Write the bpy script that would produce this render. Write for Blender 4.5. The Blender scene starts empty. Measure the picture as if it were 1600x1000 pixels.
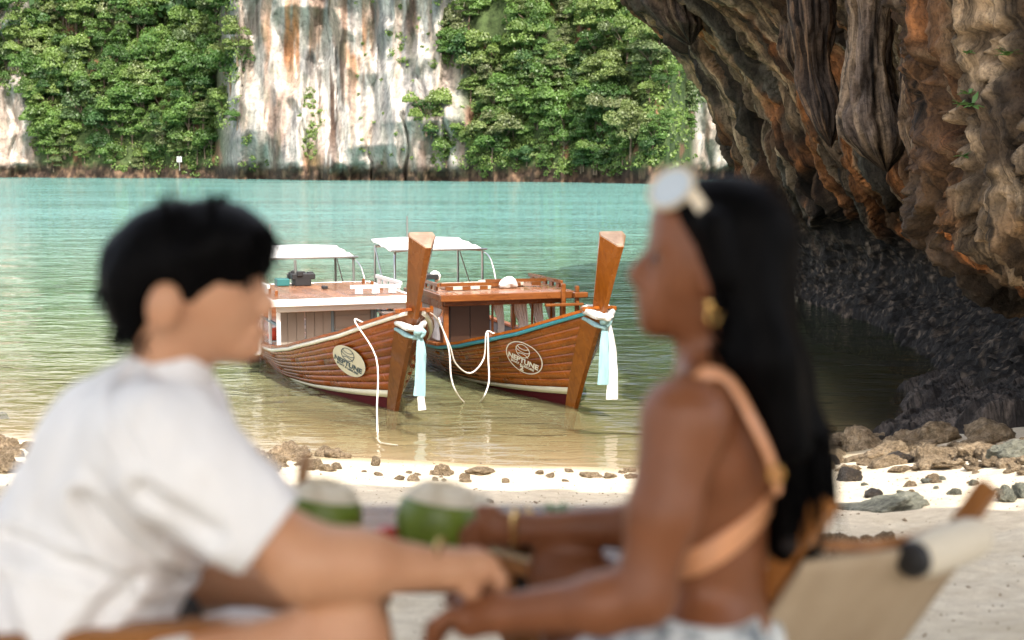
import bpy, math, random
import numpy as np
from mathutils import Vector, Matrix
R = math.radians
random.seed(7)
scene = bpy.context.scene
col = scene.collection

# ------------------------------------------------------------------ camera
HC, FPX, HOR = 3.9, 2222.2, 255.0
PITCH = math.atan((500.0 - HOR) / FPX)
cam_d = bpy.data.cameras.new("camera")
cam = bpy.data.objects.new("camera", cam_d)
col.objects.link(cam)
cam.location = (0, 0, HC)
cam.rotation_euler = (math.pi / 2 - PITCH, 0, 0)
cam_d.lens, cam_d.sensor_width = 50.0, 36.0
cam_d.clip_start, cam_d.clip_end = 0.1, 3000
cam_d.dof.use_dof = True
cam_d.dof.focus_distance = 24.0
cam_d.dof.aperture_fstop = 2.3
scene.camera = cam

# ------------------------------------------------------------------ light
SUN = Vector((0.21, -0.60, 0.775)).normalized()       # towards the sun
world = bpy.data.worlds.new("World")
scene.world = world
world.use_nodes = True
wn = world.node_tree
bg = wn.nodes["Background"]
sky = wn.nodes.new("ShaderNodeTexSky")
sky.sky_type = 'NISHITA'
sky.sun_disc = False
sky.sun_elevation = math.asin(SUN.z)
sky.sun_rotation = math.atan2(SUN.x, SUN.y)
sky.air_density, sky.dust_density, sky.ozone_density = 0.8, 6.0, 0.6
bg.inputs[1].default_value = 0.15
tcw = wn.nodes.new("ShaderNodeTexCoord"); nzw = wn.nodes.new("ShaderNodeTexNoise")          # scattered white cloud over the whole sky
nzw.inputs['Scale'].default_value = 2.6; nzw.inputs['Detail'].default_value = 6.0; nzw.inputs['Roughness'].default_value = 0.55
rpw = wn.nodes.new("ShaderNodeValToRGB"); rpw.color_ramp.elements[0].position = 0.42; rpw.color_ramp.elements[1].position = 0.62
mxw = wn.nodes.new("ShaderNodeMix"); mxw.data_type = 'RGBA'; mxw.inputs[7].default_value = (4.6, 4.5, 4.35, 1)
wn.links.new(tcw.outputs['Generated'], nzw.inputs['Vector']); wn.links.new(nzw.outputs[0], rpw.inputs[0]); wn.links.new(rpw.outputs[0], mxw.inputs[0])
wn.links.new(sky.outputs[0], mxw.inputs[6]); wn.links.new(mxw.outputs[2], bg.inputs[0])
sl = bpy.data.lights.new("sun", 'SUN')
sl.energy, sl.angle, sl.color = 2.2, R(0.55), (1.0, 0.95, 0.87)
so = bpy.data.objects.new("sun", sl)
so.location = SUN * 60
so.rotation_euler = SUN.to_track_quat('Z', 'Y').to_euler()
col.objects.link(so)
scene.view_settings.view_transform = 'Standard'
scene.view_settings.look = 'None'
scene.view_settings.gamma = 1.0
scene.view_settings.use_curve_mapping = False
scene.view_settings.exposure = 1.8
scene.cycles.max_bounces = 8
scene.cycles.transparent_max_bounces = 12
scene.cycles.caustics_reflective = False
scene.cycles.caustics_refractive = False

# ------------------------------------------------------------------ maths helpers
def ray(px, py):
    cp, sp = math.cos(PITCH), math.sin(PITCH)
    a, b = (px - 800.0) / FPX, (500.0 - py) / FPX
    return a, cp + b * sp, -sp + b * cp
def at(px, py, Y):
    """world point seen at photo pixel (px, py) standing Y metres out"""
    x, y, z = ray(px, py)
    return Vector((x / y * Y, Y, HC + z / y * Y))
def onz(px, py, Z):
    x, y, z = ray(px, py)
    t = (Z - HC) / z
    return Vector((x * t, y * t, Z))
def _h(ix, iy, iz, seed):
    M = 0xFFFFFFFF
    h = (ix.astype(np.int64) * 374761393 + iy.astype(np.int64) * 668265263 + iz.astype(np.int64) * 2147483647 + seed * 974634777) & M
    h = ((h ^ (h >> 13)) * 1274126177) & M
    h = ((h ^ (h >> 16)) * 2246822519) & M
    return ((h ^ (h >> 15)) & 0xFFFFFF) / float(0xFFFFFF)
def vnoise(x, y, z=0.0, seed=0):
    x, y, z = np.broadcast_arrays(np.asarray(x, float), np.asarray(y, float), np.asarray(z, float))
    ix, iy, iz = np.floor(x), np.floor(y), np.floor(z)
    fx, fy, fz = x - ix, y - iy, z - iz
    fx, fy, fz = [f * f * f * (f * (f * 6 - 15) + 10) for f in (fx, fy, fz)]
    r = 0
    for dx in (0, 1):
        for dy in (0, 1):
            for dz in (0, 1):
                w = (fx if dx else 1 - fx) * (fy if dy else 1 - fy) * (fz if dz else 1 - fz)
                r = r + w * _h(ix + dx, iy + dy, iz + dz, seed)
    return r
def fbm(x, y, z=0.0, o=4, seed=0, gain=0.5):
    r, a, s, n = 0, 1.0, 1.0, 0
    for i in range(o):
        r = r + a * vnoise(np.asarray(x) * s, np.asarray(y) * s, np.asarray(z) * s, seed + i * 17)
        n += a; a *= gain; s *= 2.03
    return r / n
def ridge(x, y, z=0.0, o=4, seed=0):
    r, a, s, n = 0, 1.0, 1.0, 0
    for i in range(o):
        r = r + a * (1 - np.abs(2 * vnoise(np.asarray(x) * s, np.asarray(y) * s, np.asarray(z) * s, seed + i * 31) - 1))
        n += a; a *= 0.5; s *= 2.1
    return r / n
def sst(a, b, x):
    t = np.clip((x - a) / (b - a), 0, 1)
    return t * t * (3 - 2 * t)
def lerp(a, b, t): return a + (b - a) * t
def mixc(a, b, t):
    t = np.asarray(t)[..., None]
    return np.asarray(a) * (1 - t) + np.asarray(b) * t

# ------------------------------------------------------------------ object helpers
def tag(o, label=None, cat=None, group=None, kind=None):
    if label: o['label'] = label
    if cat: o['category'] = cat
    if group: o['group'] = group
    if kind: o['kind'] = kind
    return o
def empty(name, loc=(0, 0, 0), rz=0.0, label=None, cat=None, group=None, kind=None):
    o = bpy.data.objects.new(name, None)
    o.empty_display_size = 0.1
    o.location = loc
    o.rotation_euler = (0, 0, rz)
    col.objects.link(o)
    return tag(o, label, cat, group, kind)
def np_mesh(name, v, f, mat, smooth=True, attrs=None, uv=None):
    """v (N,3), f (M,k) numpy arrays"""
    v = np.asarray(v, np.float32); f = np.asarray(f, np.int32)
    me = bpy.data.meshes.new(name)
    k = f.shape[1]
    me.vertices.add(len(v)); me.vertices.foreach_set("co", v.ravel())
    me.loops.add(f.size); me.loops.foreach_set("vertex_index", f.ravel())
    me.polygons.add(len(f))
    me.polygons.foreach_set("loop_start", np.arange(0, f.size, k, dtype=np.int32))
    try: me.polygons.foreach_set("loop_total", np.full(len(f), k, np.int32))
    except Exception: pass
    me.update(calc_edges=True)
    me.validate()
    if smooth: me.shade_smooth()
    for n, a in (attrs or {}).items():
        a = np.asarray(a, np.float32)
        if a.ndim == 1:
            at_ = me.attributes.new(n, 'FLOAT', 'POINT'); at_.data.foreach_set("value", a)
        else:
            c4 = np.ones((len(v), 4), np.float32); c4[:, :3] = a
            at_ = me.attributes.new(n, 'FLOAT_COLOR', 'POINT'); at_.data.foreach_set("color", c4.ravel())
    if mat: me.materials.append(mat)
    return me
def link(name, me, parent=None, loc=None):
    o = bpy.data.objects.new(name, me)
    col.objects.link(o)
    if parent is not None: o.parent = parent
    if loc is not None: o.location = loc
    return o
def grid_faces(nu, nv, wrap=False):
    i = np.arange(nu if wrap else nu - 1); j = np.arange(nv - 1)
    I, J = np.meshgrid(i, j, indexing='ij')
    I2 = (I + 1) % nu
    return np.stack([I * nv + J, I2 * nv + J, I2 * nv + J + 1, I * nv + J + 1], -1).reshape(-1, 4)
class MB:
    """collects simple solids, built as one mesh object"""
    def __init__(s): s.v = []; s.f = []
    def add(s, v, f):
        n = len(s.v); s.v += [tuple(p) for p in v]; s.f += [tuple(i + n for i in q) for q in f]; return s
    def hexa(s, p):  # 8 corners: bottom 4 ccw, top 4
        return s.add(p, [(3, 2, 1, 0), (4, 5, 6, 7), (0, 1, 5, 4), (1, 2, 6, 5), (2, 3, 7, 6), (3, 0, 4, 7)])
    def box(s, x0, x1, y0, y1, z0, z1, c=None):
        if c is None: c = 0.16 * min(abs(x1 - x0), abs(y1 - y0), abs(z1 - z0))
        if c < 0.0025:
            return s.hexa([(x0, y0, z0), (x1, y0, z0), (x1, y1, z0), (x0, y1, z0), (x0, y0, z1), (x1, y0, z1), (x1, y1, z1), (x0, y1, z1)])
        c = min(c, 0.012)
        def rg(i, z): return [(x0 + i, y0 + i + c, z), (x0 + i + c, y0 + i, z), (x1 - i - c, y0 + i, z), (x1 - i, y0 + i + c, z), (x1 - i, y1 - i - c, z), (x1 - i - c, y1 - i, z), (x0 + i + c, y1 - i, z), (x0 + i, y1 - i - c, z)]
        return s.loft([rg(c, z0), rg(0, z0 + c), rg(0, z1 - c), rg(c, z1)], cap=True)
    def loft(s, rings, cap=True, closed=True):
        n = len(rings[0]); v = [p for r_ in rings for p in r_]; f = []
        for a in range(len(rings) - 1):
            for b in range(n if closed else n - 1):
                c = (b + 1) % n
                f.append((a * n + b, a * n + c, (a + 1) * n + c, (a + 1) * n + b))
        if cap:
            f.append(tuple(range(n - 1, -1, -1)))
            k = (len(rings) - 1) * n
            f.append(tuple(range(k, k + n)))
        return s.add(v, f)
    def tube(s, path, r, n=8, flat=1.0, up=(0, 0, 1), cap=True, wav=None):
        path = [Vector(p) for p in path]; rings = []; m = len(path)
        rr = r if hasattr(r, '__len__') else [r] * m
        t0 = (path[1] - path[0]).normalized()
        u = Vector(up); u = (u - t0 * u.dot(t0))
        if u.length < 1e-4: u = Vector((1, 0, 0)) - t0 * t0.x
        u.normalize()
        for i in range(m):
            t = (path[min(i + 1, m - 1)] - path[max(i - 1, 0)]).normalized()
            u = (u - t * u.dot(t)).normalized(); w = t.cross(u)
            ring = []
            for k in range(n):
                a = 2 * math.pi * k / n
                q = 1.0 if wav is None else 1.0 + wav(i / (m - 1), a)
                ring.append(tuple(path[i] + (u * math.cos(a) * flat + w * math.sin(a)) * rr[i] * q))
            rings.append(ring)
        return s.loft(rings, cap)
    def bar(s, p, q, w, h, up=(0, 0, 1)):
        p, q = Vector(p), Vector(q); t = (q - p).normalized(); u = Vector(up); u = u - t * u.dot(t)
        if u.length < 1e-4: u = Vector((0, 1, 0)) - t * t.y
        u.normalize(); v = t.cross(u)
        def rg(c): return [tuple(c + v * a * w / 2 + u * b * h / 2) for a, b in ((-1, -1), (1, -1), (1, 1), (-1, 1))]
        return s.loft([rg(p), rg(q)], True)
    def lathe(s, prof, c=(0, 0, 0), n=24):
        rings = [[(c[0] + r_ * math.cos(2 * math.pi * k / n), c[1] + r_ * math.sin(2 * math.pi * k / n), c[2] + z) for k in range(n)] for r_, z in prof]
        return s.loft(rings, True)
    def build(s, name, mat, parent=None, smooth=False, loc=None):
        me = bpy.data.meshes.new(name); me.from_pydata(s.v, [], s.f); me.update()
        if mat: me.materials.append(mat)
        if smooth:
            me.shade_smooth()
            try: me.set_sharp_from_angle(angle=R(40))
            except Exception: pass
        return link(name, me, parent, loc)
def spline(pts, n):
    """Catmull-Rom through pts"""
    P = [Vector(p) for p in pts]; P = [P[0] * 2 - P[1]] + P + [P[-1] * 2 - P[-2]]; out = []; m = len(P) - 3
    for i in range(n):
        u = i / (n - 1) * m; k = min(int(u), m - 1); t = u - k
        a, b, c, d = P[k:k + 4]
        out.append(0.5 * ((2 * b) + (c - a) * t + (2 * a - 5 * b + 4 * c - d) * t * t + (3 * b - a - 3 * c + d) * t ** 3))
    return out
def copy_tree(o, parent=None):
    c = o.copy(); col.objects.link(c)
    if parent is not None: c.parent = parent
    for ch in list(o.children): copy_tree(ch, c)
    return c

# ------------------------------------------------------------------ materials
def mat(name, color, rough=0.7, metal=0.0, spec=0.5, build=None, **kw):
    m = bpy.data.materials.new(name); m.use_nodes = True
    nt = m.node_tree; b = nt.nodes["Principled BSDF"]
    b.inputs["Base Color"].default_value = (*color, 1)
    b.inputs["Roughness"].default_value = rough
    b.inputs["Metallic"].default_value = metal
    b.inputs["Specular IOR Level"].default_value = spec
    for k, v in kw.items(): b.inputs[k.replace('_', ' ')].default_value = v
    if build: build(nt, b)
    return m
def N(nt, t, **kw):
    n = nt.nodes.new(t)
    for k, v in kw.items():
        if k.startswith('i_'):
            key = k[2:]; key = int(key) if key.isdigit() else key.replace('_', ' ')
            n.inputs[key].default_value = v
        else: setattr(n, k, v)
    return n
def coords(nt, scale=(1, 1, 1), src='Object', rot=(0, 0, 0)):
    tc = N(nt, "ShaderNodeTexCoord"); mp = N(nt, "ShaderNodeMapping")
    mp.inputs['Scale'].default_value = scale; mp.inputs['Rotation'].default_value = rot
    nt.links.new(tc.outputs[src], mp.inputs[0]); return mp.outputs[0]
def noise(nt, vec, scale=5, detail=4, rough=0.55, dist=0.0):
    n = N(nt, "ShaderNodeTexNoise"); n.inputs['Scale'].default_value = scale; n.inputs['Detail'].default_value = detail
    n.inputs['Roughness'].default_value = rough; n.inputs['Distortion'].default_value = dist
    if vec is not None: nt.links.new(vec, n.inputs['Vector'])
    return n.outputs[0]
def ramp(nt, fac, stops):
    r_ = N(nt, "ShaderNodeValToRGB"); e = r_.color_ramp.elements
    while len(e) < len(stops): e.new(0.5)
    for k, (p, c) in enumerate(stops):
        e[k].position = p; e[k].color = (*c, 1) if hasattr(c, '__len__') else (c, c, c, 1)
    nt.links.new(fac, r_.inputs[0]); return r_.outputs[0]
def mix(nt, fac, a, b, mode='MIX'):
    m = N(nt, "ShaderNodeMix", data_type='RGBA', blend_type=mode)
    for s, val in ((0, fac), (6, a), (7, b)):
        if hasattr(val, 'is_linked') or hasattr(val, 'links'): nt.links.new(val, m.inputs[s])
        else: m.inputs[s].default_value = val if not hasattr(val, '__len__') else (*val, 1)
    return m.outputs[2]
def bump(nt, b, h, strength=0.4, dist=0.02):
    n = N(nt, "ShaderNodeBump"); n.inputs['Strength'].default_value = strength; n.inputs['Distance'].default_value = dist
    nt.links.new(h, n.inputs['Height']); nt.links.new(n.outputs[0], b.inputs['Normal']); return n
def attr(nt, name, out='Color'):
    return N(nt, "ShaderNodeAttribute", attribute_name=name).outputs[out]
# ================================================================== THE SETTING
# ------------------------------------------------------------------ beach and seabed
def shore(x):
    return np.interp(x, [-12, -6, -3, 0, 3, 4.5, 6, 8, 12], [20.6, 19.9, 18.9, 18.0, 18.2, 19.0, 20.6, 22.5, 24]) \
        + 0.5 * (fbm(np.asarray(x) * 0.5, 3.1, seed=5, o=3) - 0.5)
def ground_z(x, y):
    x = np.asarray(x, float); y = np.asarray(y, float)
    d = shore(x) - y
    z = np.where(d > 0, 0.163 * d, np.where(d > -8, 0.085 * d, -0.68 + 0.05 * (d + 8)))
    z = np.where(d > 17, 0.163 * 17 + 0.02 * (d - 17), z)
    z = np.maximum(z, -4.0)
    z = z + 0.10 * (fbm(x * 0.6, y * 0.6, seed=11, o=3) - 0.5) * sst(-3, 2, d)
    near = sst(-0.5, 1.5, d)
    z = z + near * (0.045 * (fbm(x * 3.1, y * 3.1, seed=21, o=4) - 0.5))
    tr = sst(1.0, 2.6, x) * sst(11.5, 8.5, y)                          # trampled sand on the right
    z = z + tr * 0.075 * (ridge(x * 2.6, y * 3.4, seed=31, o=3) - 0.55)
    return z
_gx, _gy = np.arange(-16, 16.01, 0.08), np.arange(-8, 34, 0.08)
_GZ = ground_z(*np.meshgrid(_gx, _gy, indexing='ij'))
def gz(x, y):
    u = min(max((x + 16) / 0.08, 0), len(_gx) - 2); v = min(max((y + 8) / 0.08, 0), len(_gy) - 2); i, j = int(u), int(v); u -= i; v -= j
    return float((_GZ[i, j] * (1 - u) + _GZ[i + 1, j] * u) * (1 - v) + (_GZ[i, j + 1] * (1 - u) + _GZ[i + 1, j + 1] * u) * v)
def onground(px, py):
    Y = 10.0
    for _ in range(60):
        p = at(px, py, Y); x, y, zz = ray(px, py)
        Y += 0.5 * (gz(p.x, Y) - p.z) / (zz / y - 0.0 + 0.163) if abs(zz / y + 0.163) > 1e-3 else 0
        Y = min(max(Y, 1.5), 60)
    p = at(px, py, Y); return Vector((p.x, Y, gz(p.x, Y)))
def sand_nodes(nt, b):
    o = coords(nt)
    n1 = noise(nt, o, 1.4, 5); n2 = noise(nt, o, 90, 3, 0.7); n3 = noise(nt, o, 9, 5, 0.65)
    c = ramp(nt, n1, [(0.3, (0.56, 0.485, 0.355)), (0.7, (0.68, 0.61, 0.475))])
    c = mix(nt, ramp(nt, n3, [(0.35, 0.55), (0.62, 0.0)]), c, (0.40, 0.33, 0.24))
    c = mix(nt, ramp(nt, n2, [(0.30, 0.75), (0.42, 0.0)]), c, (0.22, 0.17, 0.12))
    wet = attr(nt, "wet", 'Fac')
    c = mix(nt, wet, c, (0.37, 0.285, 0.165))
    c = mix(nt, attr(nt, "bed_shade", 'Fac'), c, (0.030, 0.032, 0.022))  # the overhang's shade painted dark into the bed colour
    nt.links.new(c, b.inputs['Base Color'])
    m = N(nt, "ShaderNodeMath", operation='MULTIPLY_ADD'); m.inputs[1].default_value = -0.45; m.inputs[2].default_value = 0.9
    nt.links.new(wet, m.inputs[0]); nt.links.new(m.outputs[0], b.inputs['Roughness'])
    h = mix(nt, 0.5, n3, n2)
    bump(nt, b, h, 0.5, 0.03)
M_sand = mat("sand", (0.55, 0.48, 0.38), 0.9, spec=0.25, build=sand_nodes)
gy = np.concatenate([np.arange(-14, 2, 0.5), np.arange(2, 23, 0.06), np.geomspace(23, 520, 60)])
gs = np.concatenate([np.linspace(-1, -0.42, 14), np.linspace(-0.41, 0.41, 330), np.linspace(0.42, 1, 14)])
GY, GS = np.meshgrid(gy, gs, indexing='ij')
GX = GS * np.maximum(np.abs(GY), 1) * 1.05 + GS * 4.0
GZ = ground_z(GX, GY)
dsh = shore(GX) - GY
wet = sst(1.7, 0.05, dsh + 0.5 * (fbm(GX, GY, seed=3, o=3) - 0.5))
me = np_mesh("sand_beach", np.stack([GX, GY, GZ], -1).reshape(-1, 3), grid_faces(len(gy), len(gs))[:, ::-1], M_sand, attrs={'wet': wet.ravel(), 'bed_shade': (sst(4.2, 6.0, GX) * sst(18.8, 20.6, GY + .6 * fbm(GX, GY, seed=6)) * sst(60, 40, GY)).ravel()})
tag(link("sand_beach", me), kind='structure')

# ------------------------------------------------------------------ sea
def water_mat():
    m = bpy.data.materials.new("sea_water"); m.use_nodes = True; nt = m.node_tree
    nt.nodes.remove(nt.nodes["Principled BSDF"]); out = nt.nodes["Material Output"]
    dep = attr(nt, "depth", 'Fac')                        # metres of water under the surface
    o = coords(nt); o2 = coords(nt, (0.45, 1.0, 1.0), rot=(0, 0, R(12)))
    h1 = noise(nt, o2, 2.3, 2, 0.5, 0.5); h2 = noise(nt, o2, 7.0, 2, 0.5, 0.3); h3 = noise(nt, o2, 0.45, 2, 0.5)
    gust = noise(nt, coords(nt, (0.25, 1.0, 1.0)), 0.06, 3, 0.6)
    def mad(a, k, c):
        q = N(nt, "ShaderNodeMath", operation='MULTIPLY_ADD'); q.inputs[1].default_value = k
        nt.links.new(a, q.inputs[0])
        if hasattr(c, 'links'): nt.links.new(c, q.inputs[2])
        else: q.inputs[2].default_value = c
        return q.outputs[0]
    h4 = noise(nt, coords(nt, (0.35, 1.0, 1.0)), 0.16, 2, 0.5)
    h = mad(h1, 0.13, mad(h2, 0.030, mad(h3, 0.24, mad(h4, 0.55, 0.0))))
    bp = N(nt, "ShaderNodeBump"); bp.inputs['Distance'].default_value = 1.0
    calm = N(nt, "ShaderNodeMath", operation='MULTIPLY'); nt.links.new(ramp(nt, gust, [(0.35, 0.6), (0.65, 1.0)]), calm.inputs[0])
    nt.links.new(ramp(nt, mad(dep, 0.25, 0.0), [(0.0, 0.32), (0.10, 0.52), (0.40, 0.80), (1.0, 1.0)]), calm.inputs[1]); nt.links.new(calm.outputs[0], bp.inputs['Strength'])
    nt.links.new(h, bp.inputs['Height'])
    colr = ramp(nt, mad(dep, 0.25, 0.0), [(0.02, (0.32, 0.27, 0.14)), (0.16, (0.19, 0.215, 0.105)), (0.30, (0.115, 0.20, 0.115)), (0.62, (0.125, 0.24, 0.185)), (1.0, (0.135, 0.29, 0.265))])
    dif = N(nt, "ShaderNodeBsdfDiffuse"); nt.links.new(colr, dif.inputs[0])
    tr = N(nt, "ShaderNodeBsdfTransparent"); nt.links.new(ramp(nt, dep, [(0.0, (1, 1, 1)), (0.5, (0.80, 0.86, 0.66)), (1.0, (0.5, 0.66, 0.45))]), tr.inputs[0])
    body = N(nt, "ShaderNodeMixShader"); clr = N(nt, "ShaderNodeMath", operation='SUBTRACT'); clr.inputs[0].default_value = 1.0; nt.links.new(attr(nt, "shade_clear", 'Fac'), clr.inputs[1])      # less water colour here: the overhang's shade is painted in over a darkened bed
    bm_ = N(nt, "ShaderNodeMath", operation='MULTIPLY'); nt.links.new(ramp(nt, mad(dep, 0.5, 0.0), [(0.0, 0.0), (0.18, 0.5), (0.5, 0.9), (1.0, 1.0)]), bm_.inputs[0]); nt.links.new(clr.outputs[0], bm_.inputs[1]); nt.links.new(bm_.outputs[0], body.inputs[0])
    nt.links.new(tr.outputs[0], body.inputs[1]); nt.links.new(dif.outputs[0], body.inputs[2])
    gl = N(nt, "ShaderNodeBsdfGlossy"); gl.inputs['Roughness'].default_value = 0.03; nt.links.new(bp.outputs[0], gl.inputs['Normal'])
    fr = N(nt, "ShaderNodeFresnel"); fr.inputs[0].default_value = 1.33; nt.links.new(bp.outputs[0], fr.inputs['Normal'])
    fin = N(nt, "ShaderNodeMixShader"); nt.links.new(fr.outputs[0], fin.inputs[0])
    nt.links.new(body.outputs[0], fin.inputs[1]); nt.links.new(gl.outputs[0], fin.inputs[2])
    nt.links.new(fin.outputs[0], out.inputs[0]); return m
M_water = water_mat()
wy = np.concatenate([np.arange(17.2, 34, 0.10), np.geomspace(34, 700, 90)])
ws = np.concatenate([np.linspace(-1.2, -0.46, 10), np.linspace(-0.45, 0.45, 260), np.linspace(0.46, 1.2, 10)])
WY, WS = np.meshgrid(wy, ws, indexing='ij')
WX = WS * WY
WD = np.clip(-ground_z(WX, WY), 0, 4)
amp = np.clip(WD / 0.4, 0.0, 1) * sst(90, 40, WY)
WZ = amp * 0.035 * (fbm(WX * 0.7, WY * 1.2, seed=41, o=3) - 0.5)
me = np_mesh("sea", np.stack([WX, WY, WZ], -1).reshape(-1, 3), grid_faces(len(wy), len(ws))[:, ::-1], M_water, attrs={'depth': WD.ravel(), 'shade_clear': (0.85 * sst(4.6, 6.6, WX + .8 * fbm(WX * .5, WY * .3, seed=7)) * sst(60, 40, WY)).ravel()})
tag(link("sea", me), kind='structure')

# ------------------------------------------------------------------ rock materials
def rock_nodes(scale, amp_, streak=(1, 1, 0.2), flow=False):
    def fn(nt, b):
        c = attr(nt, "albedo")
        o = coords(nt); os_ = coords(nt, streak)
        n1 = noise(nt, o, scale, 6, 0.65); n2 = noise(nt, os_, scale * 0.6, 5, 0.6)
        c2 = mix(nt, 1.0, c, ramp(nt, n1, [(0.25, 0.45), (0.5, 0.95), (0.75, 1.25)]), 'MULTIPLY')
        c2 = mix(nt, 1.0, c2, ramp(nt, n2, [(0.3, 0.6), (0.55, 1.05)]), 'MULTIPLY')
        h = mix(nt, 0.5, n1, n2)
        if flow:                                          # fine drip lines that follow the run of the water down the rock
            mp = N(nt, "ShaderNodeMapping"); mp.inputs['Scale'].default_value = (4.5, 0.22, 1); nt.links.new(attr(nt, "flow", 'Vector'), mp.inputs[0])
            n3 = noise(nt, mp.outputs[0], 1.6, 6, 0.68, 0.35)
            c2 = mix(nt, 1.0, c2, ramp(nt, n3, [(0.36, 0.14), (0.47, 0.80), (0.64, 1.75)]), 'MULTIPLY')
            n4 = noise(nt, o, 16, 4, 0.7); c2 = mix(nt, 1.0, c2, ramp(nt, n4, [(0.32, 0.55), (0.52, 1.08)]), 'MULTIPLY')
            h = mix(nt, 0.5, mix(nt, 0.5, n1, n4), n3)
        nt.links.new(c2, b.inputs['Base Color'])
        bump(nt, b, h, 1.0, amp_)
    return fn
M_cliff = mat("limestone", (0.5, 0.5, 0.5), 0.9, spec=0.2, build=rock_nodes(0.9, 0.6))
M_rock = mat("cave_rock", (0.4, 0.3, 0.2), 0.85, spec=0.3, build=rock_nodes(3.2, 0.22, flow=True))

# ------------------------------------------------------------------ far limestone cliff with its wooded slopes
def far_D(px):
    return np.interp(px, [-250, 0, 340, 375, 520, 700, 900, 1040, 1062, 1088, 1300], [430, 396, 366, 350, 333, 309, 290, 271, 282, 318, 330])
def lean(px):                                            # how far the face leans back per metre of height
    return np.interp(px, [-250, 40, 80, 335, 372, 690, 740, 1060, 1085, 1300], [0.2, 0.25, 0.62, 0.62, 0.06, 0.10, 0.55, 0.55, 0.05, 0.05])
fu = np.arange(-250, 1300, 2.2); fz = np.concatenate([np.arange(-2, 48, 0.55), np.linspace(49, 85, 16)])
PX, PZ = np.meshgrid(fu, fz, indexing='ij')
PD = far_D(PX) + np.maximum(PZ, 0) * lean(PX)
cl = sst(338, 372, PX) * sst(745, 690, PX) + sst(1075, 1090, PX) + sst(75, 40, PX)      # bare rock columns
m_ = PX * 0.16                                           # metres along the face
big = 20 * (ridge(m_ / 20 + .35 * fbm(m_ / 14, PZ / 16, seed=47), PZ / 34, seed=51, o=3) - 0.5) + 7 * (fbm(m_ / 9, PZ / 26, seed=52, o=3) - 0.5)
rib = -3.2 * np.clip(1 - np.abs(fbm(m_ / 9 + 0.3 * fbm(m_ / 6, PZ / 7, seed=58), PZ / 40, seed=57, o=3) - .5) * 11, 0, 1) ** 2 + 3.4 * (ridge(m_ / 5.0 + 0.5 * fbm(m_ / 8, PZ / 9, seed=60), PZ / 28, seed=53, o=4) - 0.55)
soft = 14 * (ridge(m_ / 26 + .4 * fbm(m_ / 20, PZ / 20, seed=59), PZ / 38, seed=54, o=3) - 0.5) + 5 * (fbm(m_ / 9, PZ / 9, seed=49, o=3) - .5)
cut = 2.2 * sst(3.4, 0.8, PZ) * (1 - 0.8 * fbm(m_ / 3, PZ / 2, seed=55, o=3))           # notch the sea cuts at the foot
PD = PD - cl * (big + rib) - (1 - cl) * soft + cut + 1.4 * (ridge(m_ / 2.2, PZ / 1.5, seed=56, o=3) - 0.5) * sst(5, 2, PZ)
gate = sst(338, 352, PX) * sst(420, 404, PX)
PD = PD - 4.0 * gate * sst(26, 16, PZ)                   # the grey buttress at the left foot of the cliff
FX = (PX - 800) / FPX * PD; FY = PD
w1 = np.array((0.46, 0.43, 0.39)); gr = np.array((0.19, 0.187, 0.18)); og = np.array((0.36, 0.155, 0.055)); dk = np.array((0.085, 0.055, 0.04)); gn = np.array((0.05, 0.075, 0.025)); so_ = np.array((0.16, 0.085, 0.045))
PYp = 255 - (PZ - HC) / far_D(PX) * FPX                  # height as it falls in the photograph, to set stains and facet shade where they stand
A = mixc(w1, gr, sst(0.52, 0.68, fbm(PX / 22, PZ / 14, seed=61, o=4)))
stre = fbm(PX / 7.0 + 2 * fbm(PX / 30, PZ / 10, seed=70), PZ / 34, seed=62, o=4)
def spot(cx, cy, rx, ry): return np.exp(-((PX - cx) / rx) ** 2 - ((PYp - cy) / ry) ** 2)
orange = np.clip(0.9 * spot(455, 60, 40, 60) + 0.75 * spot(562, 70, 22, 75) + 0.5 * spot(655, 110, 18, 70) + 0.7 * spot(490, 255, 18, 20) + 0.5 * spot(1115, 20, 60, 30) + 0.3, 0, 1)
A = mixc(A, og, orange * sst(0.45, 0.62, fbm(PX / 12 + 3, PZ / 13, seed=63, o=4)) * 0.9)
dark = np.clip(1.0 * spot(522, 100, 24, 190) + 0.95 * spot(645, 20, 10, 60) + .6 * spot(430, 200, 10, 80) + 0.6 * spot(405, 40, 7, 70) + 0.28, 0, 1)
A = mixc(A, dk, dark * sst(0.42, 0.54, stre))
A = mixc(A, gr, np.clip(spot(655, 170, 30, 80) + 1.1 * spot(372, 215, 34, 60), 0, 1) * sst(0.35, 0.5, fbm(PX / 16, PZ / 8, seed=64)) * 0.85)  # shaded facets of the cliff painted grey into the colour
A = mixc(A, gn, 0.8 * sst(0.56, 0.66, fbm(PX / 10, PZ / 5, seed=65, o=4)) * cl * np.clip(spot(490, 195, 14, 60) + 0.3, 0, 1))
A = mixc(A, mixc(gn, so_, sst(0.6, 0.7, fbm(PX / 18, PZ / 7, seed=66, o=4))), 1 - cl)
A = mixc(A, mixc(dk * .6, np.array((0.15, 0.095, 0.06)), sst(0.45, 0.7, fbm(PX / 5, PZ / 1.5, seed=67))), sst(4.6, 1.9, PZ + 2.5 * (fbm(PX / 9, PZ, seed=68) - 0.5)))
me = np_mesh("cliff", np.stack([FX, FY, PZ], -1).reshape(-1, 3), grid_faces(len(fu), len(fz)), M_cliff, attrs={'albedo': A.reshape(-1, 3)})
tag(link("cliff", me), kind='structure')
from bisect import bisect
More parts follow.
